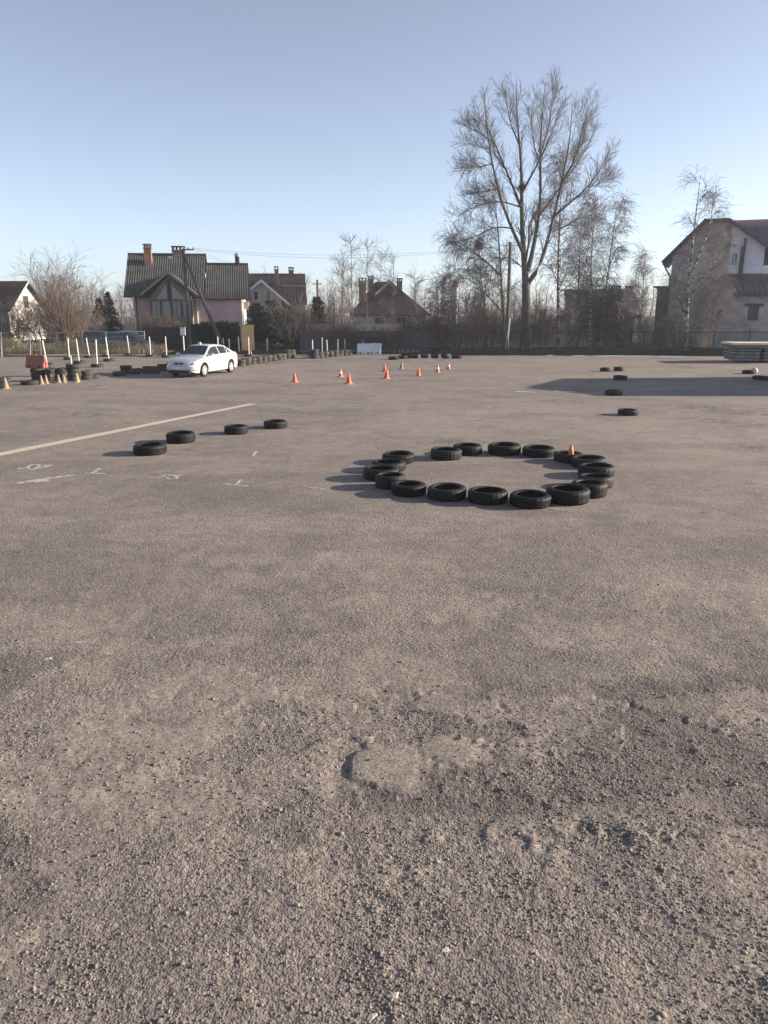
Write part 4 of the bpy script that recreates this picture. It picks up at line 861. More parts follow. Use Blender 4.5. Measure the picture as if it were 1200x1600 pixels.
# house at the far left edge
h = House('brown_gable_house', 20, 76, R(-4), 'house with brown roof and sunlit white gable at the left edge')
rr, er, el = h.lp(44, 439, 3.5), h.lp(36, 487, -.5), h.lp(-60, 487, -.5); rl = Vector((el.x, 3.5, rr.z)); er = Vector((rr.x, -.5, er.z)); h.corr(el, er, rl, rr, 'brown_roof', .3, .008); h.corr(bk(er, 7.5), bk(el, 7.5), rr, rl, 'brown_roof', .3, .008); x = rr.x - .45; zw = er.z + .1
h.wall('white_plaster', 0, el.x + .4, x, 0, zw); h.part('wall', MB().box(x - .25, x, .26, 7, 0, zw).box(el.x + .4, x, 7, 7.25, 0, zw), 'white_plaster'); h.part('gable_wall', MB().slab([(x + .002, .05, zw), (x + .002, 6.95, zw), (x + .002, 3.5, rr.z - .25)], .22), 'white_plaster')
for y0, y1, rz in ((-.5, 3.5, 0), (7.5, 3.5, 0)): h.part('bargeboard', MB().slab([(rr.x + .03, y0, er.z), (rr.x + .03, y1, rr.z), (rr.x + .03, y1, rr.z - .22), (rr.x + .03, y0, er.z - .22)][::(-1 if y0 < 3 else 1)], .05), 'white_plaster' if y0 < 3 else 'timber_dark')
h.part('attic_window', MB().box(x + .005, x + .05, 3.0, 3.9, zw + .3, zw + 1.4), 'window')

# dark hip roofed house in the middle
h = House('dark_hip_house', 605, 92, R(3), 'house with dark hipped roof and three brick chimneys at centre')
k1, k2 = h.lp(587, 439.5, 4.5), h.lp(611, 440, 4.5); fl, fr_ = h.lp(548, 492, -1), h.lp(674, 492, -1); k1.z = k2.z; fl.z = fr_.z = min(fl.z, fr_.z); bl_, br_ = Vector((fl.x, 10, fl.z)), Vector((fr_.x, 10, fr_.z)); rf = None
h.slab([fl, fr_, k2, k1], 'dark_roof'); h.slab([fr_, br_, k2], 'dark_roof'); h.slab([bl_, fl, k1], 'dark_roof'); h.slab([br_, bl_, k1, k2], 'dark_roof')
h.wall('grey_plaster', -.4, fl.x + .6, fr_.x - .6, 0, fl.z - .12, [(-1.5, -.3, 1.0, 2.2), (1.0, 2.2, 1.0, 2.2)]); h.window(-.4, -1.5, -.3, 1, 2.2); h.window(-.4, 1.0, 2.2, 1, 2.2); h.part('wall', MB().box(fl.x + .6, fl.x + .85, -.15, 9.3, 0, fl.z - .12).box(fr_.x - .85, fr_.x - .6, -.15, 9.3, 0, fr_.z - .12).box(fl.x + .6, fr_.x - .6, 9.3, 9.5, 0, fl.z - .12), 'grey_plaster')
b = -.2; ap, dl, dr = h.lp(607.5, 440.5, 1.2), h.lp(586, 460, 1.2), h.lp(630, 460, 1.2)
h.part('dormer_wall', MB().slab([dl, dr, ap], .2), 'brown_roof')
for P in (dl, dr): h.slab([ap + Vector((0, -.4, .05)), P + Vector((0, -.4, .05)), P + Vector((0, 2.0, .05)), ap + Vector((0, 3.0, .05))][::(1 if P is dl else -1)], 'dark_roof', .1, 'dormer_roof')
h.part('bargeboard', MB().slab([ap + Vector((0, -.45, .08)), dl + Vector((0, -.45, .08)), dl + Vector((0, -.45, -.16)), ap + Vector((0, -.45, -.16))], .05), 'frame')
for u, vt, vb, w, bb in ((566.5, 434, 466, .85, 2.0), (579.5, 431, 460, .62, 3.0), (624, 434.5, 458, .62, 2.6)): c = h.lp(u, vb, bb); h.chimney(c.x, bb, c.z - 1.5, h.lp(u, vt, bb).z, w, 'brick_dull', .6)

# grey-green roofed house among the birches, and a low dark roof before it
h = House('green_roof_house', 950, 88, R(-4), 'pale house with dark green mansard roof and chimneys behind the birches')
l0, l1 = h.lp(888, 452.5, 2.5), h.lp(996, 452, 2.5); zt = l1.z; f0, f1 = h.lp(884, 482, 0), h.lp(984, 482, 0); zb = f0.z
h.slab([(f0.x, -.2, zb), (f1.x, -.2, zb), (f1.x, 2.2, zt), (f0.x, 2.2, zt)], 'green_roof'); h.slab([(f0.x, 2.2, zt), (f1.x, 2.2, zt), (f1.x, 7.5, zt + .1), (f0.x, 7.5, zt + .1)], 'green_roof')
g0, g1 = h.lp(972, 480, -.6), h.lp(995.5, 480, -.6); h.part('wall', MB().box(f0.x + .3, g0.x, 0, 7, 0, zb - .14), 'grey_plaster'); zr = h.lp(985, 470, -.6).z
h.part('bay', MB().box(g0.x, g1.x, -.6, 7.2, 0, zr), 'white_plaster'); h.slab([(g0.x - .25, -.9, zr), (g1.x + .1, -.9, zr), (g1.x - .2, 1.8, zt + .05), (g0.x + .5, 1.8, zt + .05)], 'green_roof', name='bay_roof'); h.part('end_wall', MB().slab([(g1.x + .003, -.6, zr), (g1.x + .003, 7.2, zr), (g1.x + .003, 7.0, zt - .1), (g1.x + .003, 1.9, zt - .1)], .2), 'white_plaster')
for u, w in ((962, 1.0), (983, .75)): c = h.lp(u, 452, 3); h.chimney(c.x, 3, c.z - .4, h.lp(u, 446.5, 3).z, w, 'dark_roof', .6)
h.window(-.75, (g0.x + g1.x) / 2 - .5, (g0.x + g1.x) / 2 + .5, zr - 1.7, zr - .5); h.window(-.15, f0.x + 3, f0.x + 4.2, zb - 2, zb - .8)
h = House('low_dark_roof_house', 955, 74, R(2), 'low shed with dark purplish gable roof among the undergrowth')
ap, fl, fr_ = h.lp(962, 476, 0), h.lp(893, 503, 0), h.lp(1001, 497, 0)
for P in (fl, fr_): h.slab([ap, P, Vector((P.x, 7, P.z)), Vector((ap.x, 7, ap.z))][::(1 if P is fl else -1)], 'dark_roof')
h.part('gable_wall', MB().slab([(fl.x + .5, .4, 0), (fr_.x - .5, .4, 0), (fr_.x - .5, .4, fr_.z), (ap.x, .4, ap.z - .25), (fl.x + .5, .4, fl.z)], .2), 'brown_roof'); h.part('wall', MB().box(fl.x + .5, fl.x + .7, .6, 6.8, 0, fl.z - .1).box(fr_.x - .7, fr_.x - .5, .6, 6.8, 0, fr_.z - .1), 'brown_roof'); h.part('bargeboard', MB().slab([fr_ + Vector((0, -.03, .05)), ap + Vector((0, -.03, .05)), ap + Vector((0, -.03, -.15)), fr_ + Vector((0, -.03, -.15))], .05), 'timber')

# big unfinished-looking block house on the right
h = House('block_house', 1130, 64, R(-22), 'tall grey block house with purple metal roof at the right edge')
e0, k0, k1, e1 = h.lp(1035, 411, -.7), h.lp(1104.5, 341.5, -.7), h.lp(1140, 341.5, -.7), h.lp(1216, 394, -.7); D = 9.5
k0.z = k1.z; wl_ = h.lp(1047.5, 440, 0).x; wr_ = e1.x - .9; sl = (k0.z - e0.z) / (k0.x - e0.x); sr = (e1.z - k1.z) / (e1.x - k1.x); top = k0.z - .2
bx = h.lp(1140, 400, 0).x; zt0 = h.lp(1147, 395, 0).z; zb0 = h.lp(1147, 412, 0).z; wa, wb = h.lp(1142.5, 403, 0).x, h.lp(1153, 403, 0).x
zwl = e0.z + sl * (wl_ - e0.x) - .2; zwr = e1.z + sr * (wr_ - e1.x) - .2; zh = min(zwl, zwr) - .3
h.wall('silicate', 0, wl_, bx, 0, zh); zup = h.lp(1200, 426, 0).z
h.wall('siding', .002, bx, wr_, zup, zh, [(wa, wb, zb0, zt0)]) if zt0 < zh else None
h.wall('silicate', .003, bx, wr_, 0, zup)
if zt0 >= zh:
    h.wall('siding', .002, bx, wr_, zup, zb0)
    h.part('gable_wall', MB().slab([(wb, 0, zb0), (wr_, 0, zb0), (wr_, 0, zwr), (k1.x, 0, top), (k1.x, 0, zt0), (wb, 0, zt0)] if k1.x < wb else [(wb, 0, zb0), (wr_, 0, zb0), (wr_, 0, zwr), (k1.x, 0, top), (bx, 0, top), (bx, 0, zt0), (wb, 0, zt0)], .25), 'siding')
    h.part('gable_wall', MB().box(bx, wa, 0, .25, zb0, zt0), 'siding')
    h.part('gable_wall', MB().slab([(wl_, 0, zh), (bx, 0, zh), (bx, 0, top), (k0.x, 0, top), (wl_, 0, zwl)], .25), 'silicate')
    h.part('gable_wall', MB().box(bx, k1.x, 0, .25, zt0, top), 'siding') if bx < k1.x - .02 else None
else:
    h.part('gable_wall', MB().slab([(wl_, 0, zh), (bx, 0, zh), (bx, 0, top), (k0.x, 0, top), (wl_, 0, zwl)], .25), 'silicate'); h.part('gable_wall', MB().slab([(bx, .002, zh), (wr_, .002, zh), (wr_, .002, zwr), (k1.x, .002, top), (bx, .002, top)], .25), 'siding')
h.window(0, wa, wb, zb0, zt0, 'window', 'frame', True, .1)
h.part('wall', MB().box(wl_, wl_ + .25, .26, D - .5, 0, zwl - .1).box(wl_, wr_, D - .75, D - .5, 0, zh), 'silicate')
bk2 = lambda p: Vector((p.x, D, p.z)); rf = h.slab([e0, k0, bk2(k0), bk2(e0)][::-1], 'purple_roof', .16); h.slab([k0, k1, bk2(k1), bk2(k0)], 'purple_roof', .16); h.slab([k1, e1, bk2(e1), bk2(k1)], 'purple_roof', .16)
for p, q in ((e0, k0), (k0, k1), (k1, e1)): h.part('verge_trim', MB().slab([p + Vector((0, -.03, .06)), q + Vector((0, -.03, .06)), q + Vector((0, -.03, -.2)), p + Vector((0, -.03, -.2))][::-1], .05), 'timber_dark' if q is not e1 else 'purple_roof')
h.part('eave_bracket', MB().tube([(e0.x + .1, -.5, e0.z - .1), (wl_ - .02, -.4, e0.z - 1.1), (wl_ - .06, -.2, e0.z - 1.2), (wl_ - .06, -.2, .3)], .06), 'timber_dark')
# main ridge running to the right behind the front gable, its slope towards the yard
rz = h.lp(1180, 343, 6).z; h.corr((k1.x + 1.0, .7, e1.z - .6), (k1.x + 12, .7, e1.z - .6), (k1.x + .2, 6, rz), (k1.x + 12, 6, rz), 'purple_roof', .35, .007); h.corr((k1.x + 12, 12, e1.z - .6), (k1.x + 1, 12, e1.z - .6), (k1.x + 12, 6, rz), (k1.x + .2, 6, rz), 'purple_roof', .35, .007); h.part('wall', MB().box(wr_, k1.x + 11.5, .5, .75, 0, e1.z - .9).box(k1.x + 11.3, k1.x + 11.5, .75, 11.5, 0, e1.z - .9), 'siding'); h.part('flue', MB().tube([(h.lp(1160, 400, -.25).x, -.25, h.lp(1160, 428, -.25).z - .2), (h.lp(1160, 400, -.25).x, -.25, h.lp(1160, 384, -.25).z)], .16, 12).tube([(h.lp(1162, 400, -.25).x, -.25, h.lp(1160, 384, -.25).z - .2), (h.lp(1162, 400, -.25).x, -.25, h.lp(1160, 372, -.25).z)], .09, 10), 'timber_dark')
# lower annex with its own roof
b = -3.2; p0, p1, q0, q1 = h.lp(1156, 460.5, b - .5), h.lp(1260, 460.5, b - .5), h.lp(1130, 427, 0), h.lp(1260, 427, 0); p0.z = p1.z; q0.z = q1.z
xr = h.lp(1138, 447, b).x; h.corr((p0.x - .2, b - .5, p0.z), (p1.x, b - .5, p0.z), (q0.x, -.05, q0.z), (q1.x, -.05, q0.z), 'purple_roof', .35, .007); h.part('verge_trim', MB().slab([(p0.x - .22, b - .5, p0.z + .05), (q0.x - .02, -.1, q0.z + .05), (q0.x - .02, -.1, q0.z - .2), (p0.x - .22, b - .5, p0.z - .2)], .06), 'timber')
ax0, ax1 = h.lp(1097, 490, b).x, h.lp(1255, 490, b).x; w1a, w1b = h.lp(1168.5, 490, b).x, h.lp(1185, 490, b).x; w1z0, w1z1 = h.lp(1175, 500.5, b).z, h.lp(1175, 478.5, b).z; w2a, w2b = h.lp(1120.5, 487, b).x, h.lp(1128, 487, b).x; w2z0, w2z1 = h.lp(1125, 493, b).z, h.lp(1125, 484, b).z
h.wall('block', b, ax0, ax1, 0, p0.z - .05, [(w1a, w1b, w1z0, w1z1), (w2a, w2b, w2z0, w2z1)]); h.window(b, w1a, w1b, w1z0, w1z1, 'window', 'timber_dark', True, .16); h.window(b, w2a, w2b, w2z0, w2z1, 'window', 'timber_dark', False, .16)
h.part('lintel', MB().box(w1a - .3, w1b + .3, b - .06, b - .004, w1z1 + .003, w1z1 + .2), 'timber_dark'); h.part('wall', MB().box(ax0, ax0 + .25, b + .25, 0, 0, p0.z - .05).slab([(ax0 + .2, b, p0.z - .05), (xr + .8, b, p0.z - .05), (xr + .5, b, p0.z + .55), (ax0 + .2, b, p0.z + .5)], .25), 'block')
h.part('side_shed', MB().box(wl_ - 1.0, wl_ - .003, .5, 4, 0, h.lp(1035, 449, .5).z), 'brick_dull'); h.part('side_shed_roof', MB().box(wl_ - 1.3, wl_ - .003, .2, 4.2, h.lp(1035, 449, .5).z + .002, h.lp(1035, 447, .5).z), 'dark_roof')

# unseen garage added beyond the right frame edge, shaped to throw the long shadow
h = House('shadow_caster_garage', 1200, 33.4, 0, 'unseen block garage with a shallow pitched roof, added to cast the long shadow', 'garage'); h.root.location.x = 20.2
h.wall('block', -3.4, 0, 9, 0, 3.3, [(1.2, 3.9, .0, 2.5), (5.1, 7.8, 0, 2.5)])
for xa in (1.2, 5.1): g = h.part('garage_door', MB().box(xa, xa + 2.7, -3.3, -3.25, .02, 2.5), 'rust'); MB().box(xa + 1.2, xa + 1.5, -3.34, -3.305, 1.0, 1.1).build('handle', M['galv'], g)
h.part('wall', MB().box(0, .25, -3.14, 3.39, 0, 3.3).box(8.75, 9, -3.14, 3.39, 0, 3.3).box(0, 9, 3.4, 3.65, 0, 3.3), 'block')
for x in (.0, 8.8): h.part('gable_wall', MB().slab([(x, -3.4, 3.303), (x, -.6, 3.9), (x, .6, 3.9), (x, 3.65, 3.303)], .2), 'block')
h.slab([(-.1, -3.6, 3.32), (9.2, -3.6, 3.32), (9.2, -.4, 4.0), (-.1, -.4, 4.0)], 'dark_roof', .09); h.slab([(-.1, -.4, 4.0), (9.2, -.4, 4.0), (9.2, 3.8, 3.32), (-.1, 3.8, 3.32)], 'dark_roof', .09)

# ------------------------------------------------------------------ walls and fences
w = empty('concrete_fence', (at(470, 540, 57.5).x, 57.5, 0)); tag(w, 'grey concrete panel fence behind the far tyre stacks, left of the bushes', 'fence')
for i in range(5):
    MB().box(i * 2 + .06, i * 2 + 1.94, 0, .08, 0, 1.55).box(i * 2 + .3, i * 2 + 1.7, -.03, -.003, .25, 1.3).build('panel', M['concrete_wall'], w); MB().box(i * 2 - .06, i * 2 + .06, -.06, .14, 0, 1.75).build('post', M['concrete_wall'], w)
lw = empty('cream_wall', (at(630, 540, 63).x, 63.5, 0), R(7)); tag(lw, 'low cream rendered wall seen through the picket fence', 'wall')
for i in range(7): MB().box(i * 2.3, i * 2.3 + 2.18, 0, .2, 0, 1.95).build('panel', M['cream'], lw); MB().box(i * 2.3 - .11, i * 2.3 - .002, -.06, .24, 0, 2.1).build('post', M['white_plaster'], lw)
lw = empty('cream_wall', (at(480, 510, 62).x, 62, 0), R(4)); tag(lw, 'cream wall top showing above the grey concrete fence', 'wall')
for i in range(4): MB().box(i * 2.2, i * 2.2 + 2.1, 0, .2, 0, 1.95).build('panel', M['cream'], lw); MB().box(i * 2.2 - .09, i * 2.2 - .002, -.05, .24, 0, 2.02).build('post', M['cream'], lw)
f = empty('picket_fence', (1.0, 56.0, 0)); tag(f, 'dark metal picket fence along the back of the yard', 'fence')
nsec = 13; pk = MB()
for i in range(nsec + 1): MB().box(i * 2.5 - .035, i * 2.5 + .035, -.035, .035, 0, 1.62).build('post', M['metal_fence'], f)
for i in range(nsec):
    for z in (.35, 1.45): MB().box(i * 2.5 + .036, i * 2.5 + 2.464, -.02, .02, z, z + .045).build('rail', M['metal_fence'], f)
    for k in range(1, 18): x = i * 2.5 + k * 2.5 / 18; pk.box(x - .011, x + .011, -.034, -.0205, .2, 1.58)
tag(pk.build('pickets', M['metal_fence'], f), kind='stuff')
ds = empty('dark_sheet_fence', (at(300, 530, 62).x, 61.5, 0), R(4)); tag(ds, 'dark sheet metal fence in front of the pink house', 'fence')
for i in range(5): MB().box(i * .95, i * .95 + .92, 0, .04, 0, 1.9 + .05 * (i % 2)).build('sheet', M['hedge_dark'], ds)
tf = empty('brown_plank_fence', (at(228, 530, 63).x, 62.5, 0), R(4)); tag(tf, 'brown plank fence under the veranda of the pink house', 'fence')
for i in range(26): MB().box(i * .155, i * .155 + .14, 0, .025, 0, 1.72 + .06 * math.sin(i * 2.3)).build('plank', M['timber_dark'], tf)
yb_ = empty('yellow_cabinet', (at(376, 530, 58.5).x, 58.8, 0), R(14)); tag(yb_, 'yellow painted cabinet at the corner of the pink house', 'cabinet')
MB().box(0, .95, 0, .7, .1, 1.85).build('body', M['yellow'], yb_); MB().box(-.05, 1.0, -.05, .75, 1.853, 1.92).build('lid', M['yellow'], yb_); MB().box(.06, .46, -.02, -.003, .2, 1.75).build('door', M['yellow'], yb_); MB().box(.5, .89, -.02, -.003, .2, 1.75).build('door', M['yellow'], yb_); MB().box(.05, .9, .06, .64, .05, .098).build('plinth', M['concrete'], yb_)
wf = empty('wire_fence', (0, 0, 0)); tag(wf, 'wire fence with pale concrete posts along the dry grass verge', 'fence'); tops = []
for u, vt, vb in ((-50, 517, 552), (2, 519, 552), (47, 520, 551), (90, 519, 547), (129, 516, 545), (166, 519, 545), (226, 517, 541), (0, 0, 0)):
    if vb == 0: continue
    g = G(u, vb + 6); g.z = .03; t = at(u - 1.2, vt, g.y); MB().hexa([(g.x - .05, g.y - .05, 0), (g.x + .05, g.y - .05, 0), (g.x + .05, g.y + .05, 0), (g.x - .05, g.y + .05, 0)], [(t.x - .045, t.y - .045, t.z), (t.x + .045, t.y - .045, t.z), (t.x + .045, t.y + .045, t.z), (t.x - .045, t.y + .045, t.z)]).build('post', M['concrete'], wf); tops.append((g, t))
for k in (.25, .5, .75, .97): MB().tube([g.lerp(t, k) for g, t in tops], .006, 5).build('wire', M['galv'], wf)

# ------------------------------------------------------------------ utility poles, wires, mast
up = empty('utility_pole', (at(297, 545, 57).x, 57, 0)); tag(up, 'wooden utility pole with slanting brace and lamp arms before the pink house', 'utility pole')
L0 = Vector(up.location); tp = at(286, 390, 57) - L0; br0 = at(287.5, 399, 57) - L0; br1 = at(347.5, 541, 56.2) - L0
MB().tube([(0, 0, -.2), tp * .5 + Vector((.03, 0, 0)), tp], [.15, .12, .10], 10).build('pole', M['pole_wood'], up, True); MB().tube([br1, br0], [.14, .10], 10).build('brace', M['pole_wood'], up, True)
MB().tube([tp + Vector((-.9, 0, -.5)), tp + Vector((-.1, 0, -.35))], .035).build('lamp_arm', M['galv'], up); MB().lathe([(0, .1), (.07, .09), (.16, -.04), (.14, -.07), (0, -.07)], 14, c=(tp.x - .95, 0, tp.z - .52)).build('lamp_shade', M['white_plastic'], up, True)
MB().box(tp.x - .1, tp.x + .75, -.04, .04, tp.z - .05, tp.z + .03).build('cross_arm', M['pole_wood'], up); ins = [tp + Vector((x, 0, .1)) for x in (0, .35, .7)]
for q in ins: MB().lathe([(.02, -.08), (.05, -.06), (.05, .0), (.03, .03), (.045, .05), (0, .1)], 10, c=q).build('insulator', M['white_plastic'], up, True)
u2 = empty('utility_pole', (at(790.5, 548, 55.6).x, 55.2, 0)); tag(u2, 'tall leaning wooden utility pole beside the big bare poplar', 'utility pole'); t2 = at(797.5, 378, 55.2) - Vector(u2.location)
MB().tube([(0, 0, -.2), t2 * .35, t2], [.13, .135, .11], 10).build('pole', M['pole_wood'], u2, True); MB().tube([(-.10, -.03, -.1), t2 * .33 + Vector((.10, -.08, 0))], [.09, .08], 8).build('concrete_stub', M['concrete'], u2, True); MB().box(t2.x - .04, t2.x + .04, -.3, .3, t2.z - .35, t2.z - .27).build('cross_arm', M['pole_wood'], u2)
u3 = empty('utility_pole', (at(497, 500, 80).x, 80, 0)); tag(u3, 'thin far pole rising behind the columnar thuja', 'utility pole'); t3 = at(497, 437, 80).z; MB().tube([(0, 0, 0), (0, 0, t3)], [.14, .10], 8).build('pole', M['pole_wood'], u3); MB().box(-.5, .5, -.04, .04, t3 - .45, t3 - .37).build('cross_arm', M['pole_wood'], u3)
u4 = empty('utility_pole', (at(522, 500, 96).x, 96, 0)); tag(u4, 'small far pole with slanting brace left of the hip roofed house', 'utility pole'); t4 = at(522, 464, 96).z; MB().tube([(0, 0, 0), (0, 0, t4)], [.14, .10], 8).build('pole', M['pole_wood'], u4); MB().tube([(-2.2, 0, 0), (0, 0, t4 - .6)], [.13, .1], 8).build('brace', M['pole_wood'], u4)
def wire(a, b, sag, label):
    a, b = Vector(a), Vector(b); pts = [a.lerp(b, i / 24) - Vector((0, 0, sag * 4 * (i / 24) * (1 - i / 24))) for i in range(25)]; tag(MB().tube(pts, .006, 4).build('overhead_wire', M['metal_fence']), label, 'wire', 'overhead wires')
A = Vector(up.location); B = Vector(u2.location) + t2; C3 = Vector((u3.location.x, 80, t3 - .3))
wire(A + ins[0], B + Vector((0, -.25, -.2)), .75, 'lower overhead wire from the braced pole to the pole by the poplar'); wire(A + ins[2], B + Vector((0, .25, -.2)), .55, 'upper overhead wire from the braced pole to the pole by the poplar')
wire(A + ins[1], C3 + Vector((-.4, 0, 0)), .5, 'overhead wire crossing the pink house roof towards the thin pole, left one'); wire(A + ins[2], C3 + Vector((.4, 0, 0)), .5, 'overhead wire crossing the pink house roof towards the thin pole, right one')
wire(B + Vector((0, 0, -.2)), (38, 56, 6.0), .5, 'overhead wire running right past the block house')
for u, v, Y, lab in ((707.5, 446, 150, 'shorter far chimney mast on the horizon'), (713, 438, 150, 'taller far chimney mast with thicker head on the horizon')):
    p = at(u, v, Y); m_ = empty('far_mast', (p.x, Y, 0)); tag(m_, lab, 'mast'); MB().tube([(0, 0, 0), (0, 0, p.z)], [.45, .3], 10).build('shaft', M['concrete'], m_)
    if v < 440: MB().lathe([(.3, p.z - 1.2), (.6, p.z - 1.1), (.6, p.z - .2), (.3, p.z)], 10).build('head', M['concrete'], m_)

# ------------------------------------------------------------------ stack of slabs at the right
st = empty('slab_stack', (G(1153, 567).x, 46.5, 0), R(-3)); tag(st, 'stack of mossy concrete slabs under cream boards at the right edge', 'slab stack')
for c, (xa, n) in enumerate(((0.0, 4), (1.55, 4))):
    for k in range(n): dx = random.uniform(-.05, .05); z = .12 + k * .185; MB().box(xa + dx, xa + dx + 1.32 + c, 0 + dx, 2.2, z, z + .13).build('slab', M['concrete_green'], st); MB().box(xa + .2, xa + .3, -.02 + dx, 2.1, z - .052, z - .003).build('spacer', M['timber'], st); MB().box(xa + 1.05, xa + 1.15, -.02 + dx, 2.1, z - .052, z - .003).build('spacer', M['timber'], st)
for k, (z, x0, m_) in enumerate(((.86, -.22, 'timber'), (.945, -.30, 'timber'), (1.035, -.33, 'board'))): MB().box(x0, 3.6, -.25 + .03 * k, 2.0, z, z + .075 + .04 * (k == 2)).build('board', M[m_], st)
b = G(1178, 583.5); mb = MB(); mb.lathe([(0, 0), (.15, .02), (.19, .12), (.14, .24), (.05, .29), (0, .3)], 9); o = mb.build('white_bundle', M['snow'], None, True); o.location = b; tag(o, 'small white lump beside the farther tyre at the right', 'white lump')
for i, (u, v, L, w) in enumerate(((955, 556.2, 2.6, .5), (1000, 556.6, 2.2, .45), (1040, 557, 1.6, .35), (905, 556, 1.2, .25), (1062, 558, .9, .3), (860, 555.6, .8, .2))):
    c = G(u, v); mb = MB(); n = 18; mb.add([(c.x + L / 2 * math.cos(t) * random.uniform(.75, 1.1), c.y + w * .85 * math.sin(t) * random.uniform(.7, 1.1), .012) for t in [2 * math.pi * k / n for k in range(n)]] + [(c.x, c.y, .035)], [(k, (k + 1) % n, n) for k in range(n)])
    tag(mb.build('snow_patch', M['snow'], None, True), 'thin old snow remnant at the foot of the soil bank, ' + ['largest', 'second largest', 'third largest', 'left of the largest', 'rightmost', 'leftmost'][i], 'snow patch', 'old snow along the bank')

# ------------------------------------------------------------------ trees
class Wood:
    """branches as polylines, turned into tapered prisms in one go"""
    def __init__(s): s.b = []
    def add(s, P, Rr, k=3): s.b.append((np.asarray(P, float), np.asarray(Rr, float), k)); return s
    def mesh(s, name, m):
        VV = []; FF = []; o = 0
        for P, Rr, k in s.b:
            m_, N, _ = P.shape; T = np.gradient(P, axis=1); T /= np.linalg.norm(T, axis=2, keepdims=True) + 1e-9
            ref = np.where(np.abs(T[..., 2:3]) > .9, np.array([1., 0, 0]), np.array([0., 0, 1.])); U = np.cross(T, ref); U /= np.linalg.norm(U, axis=2, keepdims=True) + 1e-9; W = np.cross(T, U)
            an = np.arange(k) * 2 * np.pi / k
            V = P[:, :, None, :] + (U[:, :, None, :] * np.cos(an)[None, None, :, None] + W[:, :, None, :] * np.sin(an)[None, None, :, None]) * Rr[:, :, None, None]
            i = np.arange(m_ * N * k).reshape(m_, N, k) + o; j = np.roll(i, -1, axis=2)
            FF.append(np.stack([i[:, :-1], j[:, :-1], j[:, 1:], i[:, 1:]], -1).reshape(-1, 4)); VV.append(V.reshape(-1, 3)); o += m_ * N * k
        return np_mesh(name, np.concatenate(VV), np.concatenate(FF), m, True)
def resample(pts, n):
    pts = np.asarray(pts, float); d = np.r_[0, np.cumsum(np.linalg.norm(np.diff(pts, axis=0), axis=1))]; t = np.linspace(0, d[-1], n)
    # smooth a little by sampling a Catmull-like spline of the points
    out = np.stack([np.interp(t, d, pts[:, i]) for i in range(pts.shape[1])], -1); k = np.array([.25, .5, .25])
    for _ in range(2): out[1:-1] = out[:-2] * .25 + out[1:-1] * .5 + out[2:] * .25
    return out
def kids(P, Rr, c, t0, t1, ang, Lr, n, trop, wob, rs, rmin, rmax=9, g=None, shrink=0.0, flat=0.0):
    """c children on every branch of P; returns their polylines and radii"""
    g = g or rng; m, N, _ = P.shape; t = (t0 + (t1 - t0) * (np.arange(c)[None] + g.uniform(0, 1, (m, c))) / c).clip(0, .999); x = t * (N - 1); i = x.astype(int); f = (x - i)[..., None]
    mi = np.arange(m)[:, None]; a, b = P[mi, i], P[mi, np.minimum(i + 1, N - 1)]; pos = a * (1 - f) + b * f; tan = b - a; tan /= np.linalg.norm(tan, axis=2, keepdims=True) + 1e-9
    rv = g.normal(size=(m, c, 3)); rv[..., 2] *= 1 - flat; rv -= (rv * tan).sum(2, keepdims=True) * tan; rv /= np.linalg.norm(rv, axis=2, keepdims=True) + 1e-9
    an = np.radians(g.normal(ang, ang * .25, (m, c)))[..., None]; d = tan * np.cos(an) + rv * np.sin(an); L = (g.uniform(Lr[0], Lr[1], (m, c)) * (1 - shrink * t))[..., None]
    p = pos; out = [p]
    for q in range(n - 1): d = d + g.normal(0, wob, d.shape) + np.array([0, 0, trop]); d /= np.linalg.norm(d, axis=2, keepdims=True); p = p + d * L / (n - 1); out.append(p)
    C = np.stack(out, 2).reshape(m * c, n, 3); r0 = np.minimum((Rr[mi, i] * (1 - f[..., 0]) + Rr[mi, np.minimum(i + 1, N - 1)] * f[..., 0]) * rs, rmax); r0 = np.maximum(r0, rmin * 1.3).reshape(-1, 1)
    return C, r0 + (rmin - r0) * np.linspace(0, 1, n)[None] ** .8
def tree(name, trunk, crown, label, group=None, tm='bark', cm='twig', loc=(0, 0, 0), extra=()):
    root = empty(name, loc); link('trunk', trunk.mesh('trunk', M[tm]), root); link('crown', crown.mesh('crown', M[cm]), root); tag(root, label, 'tree', group); return root

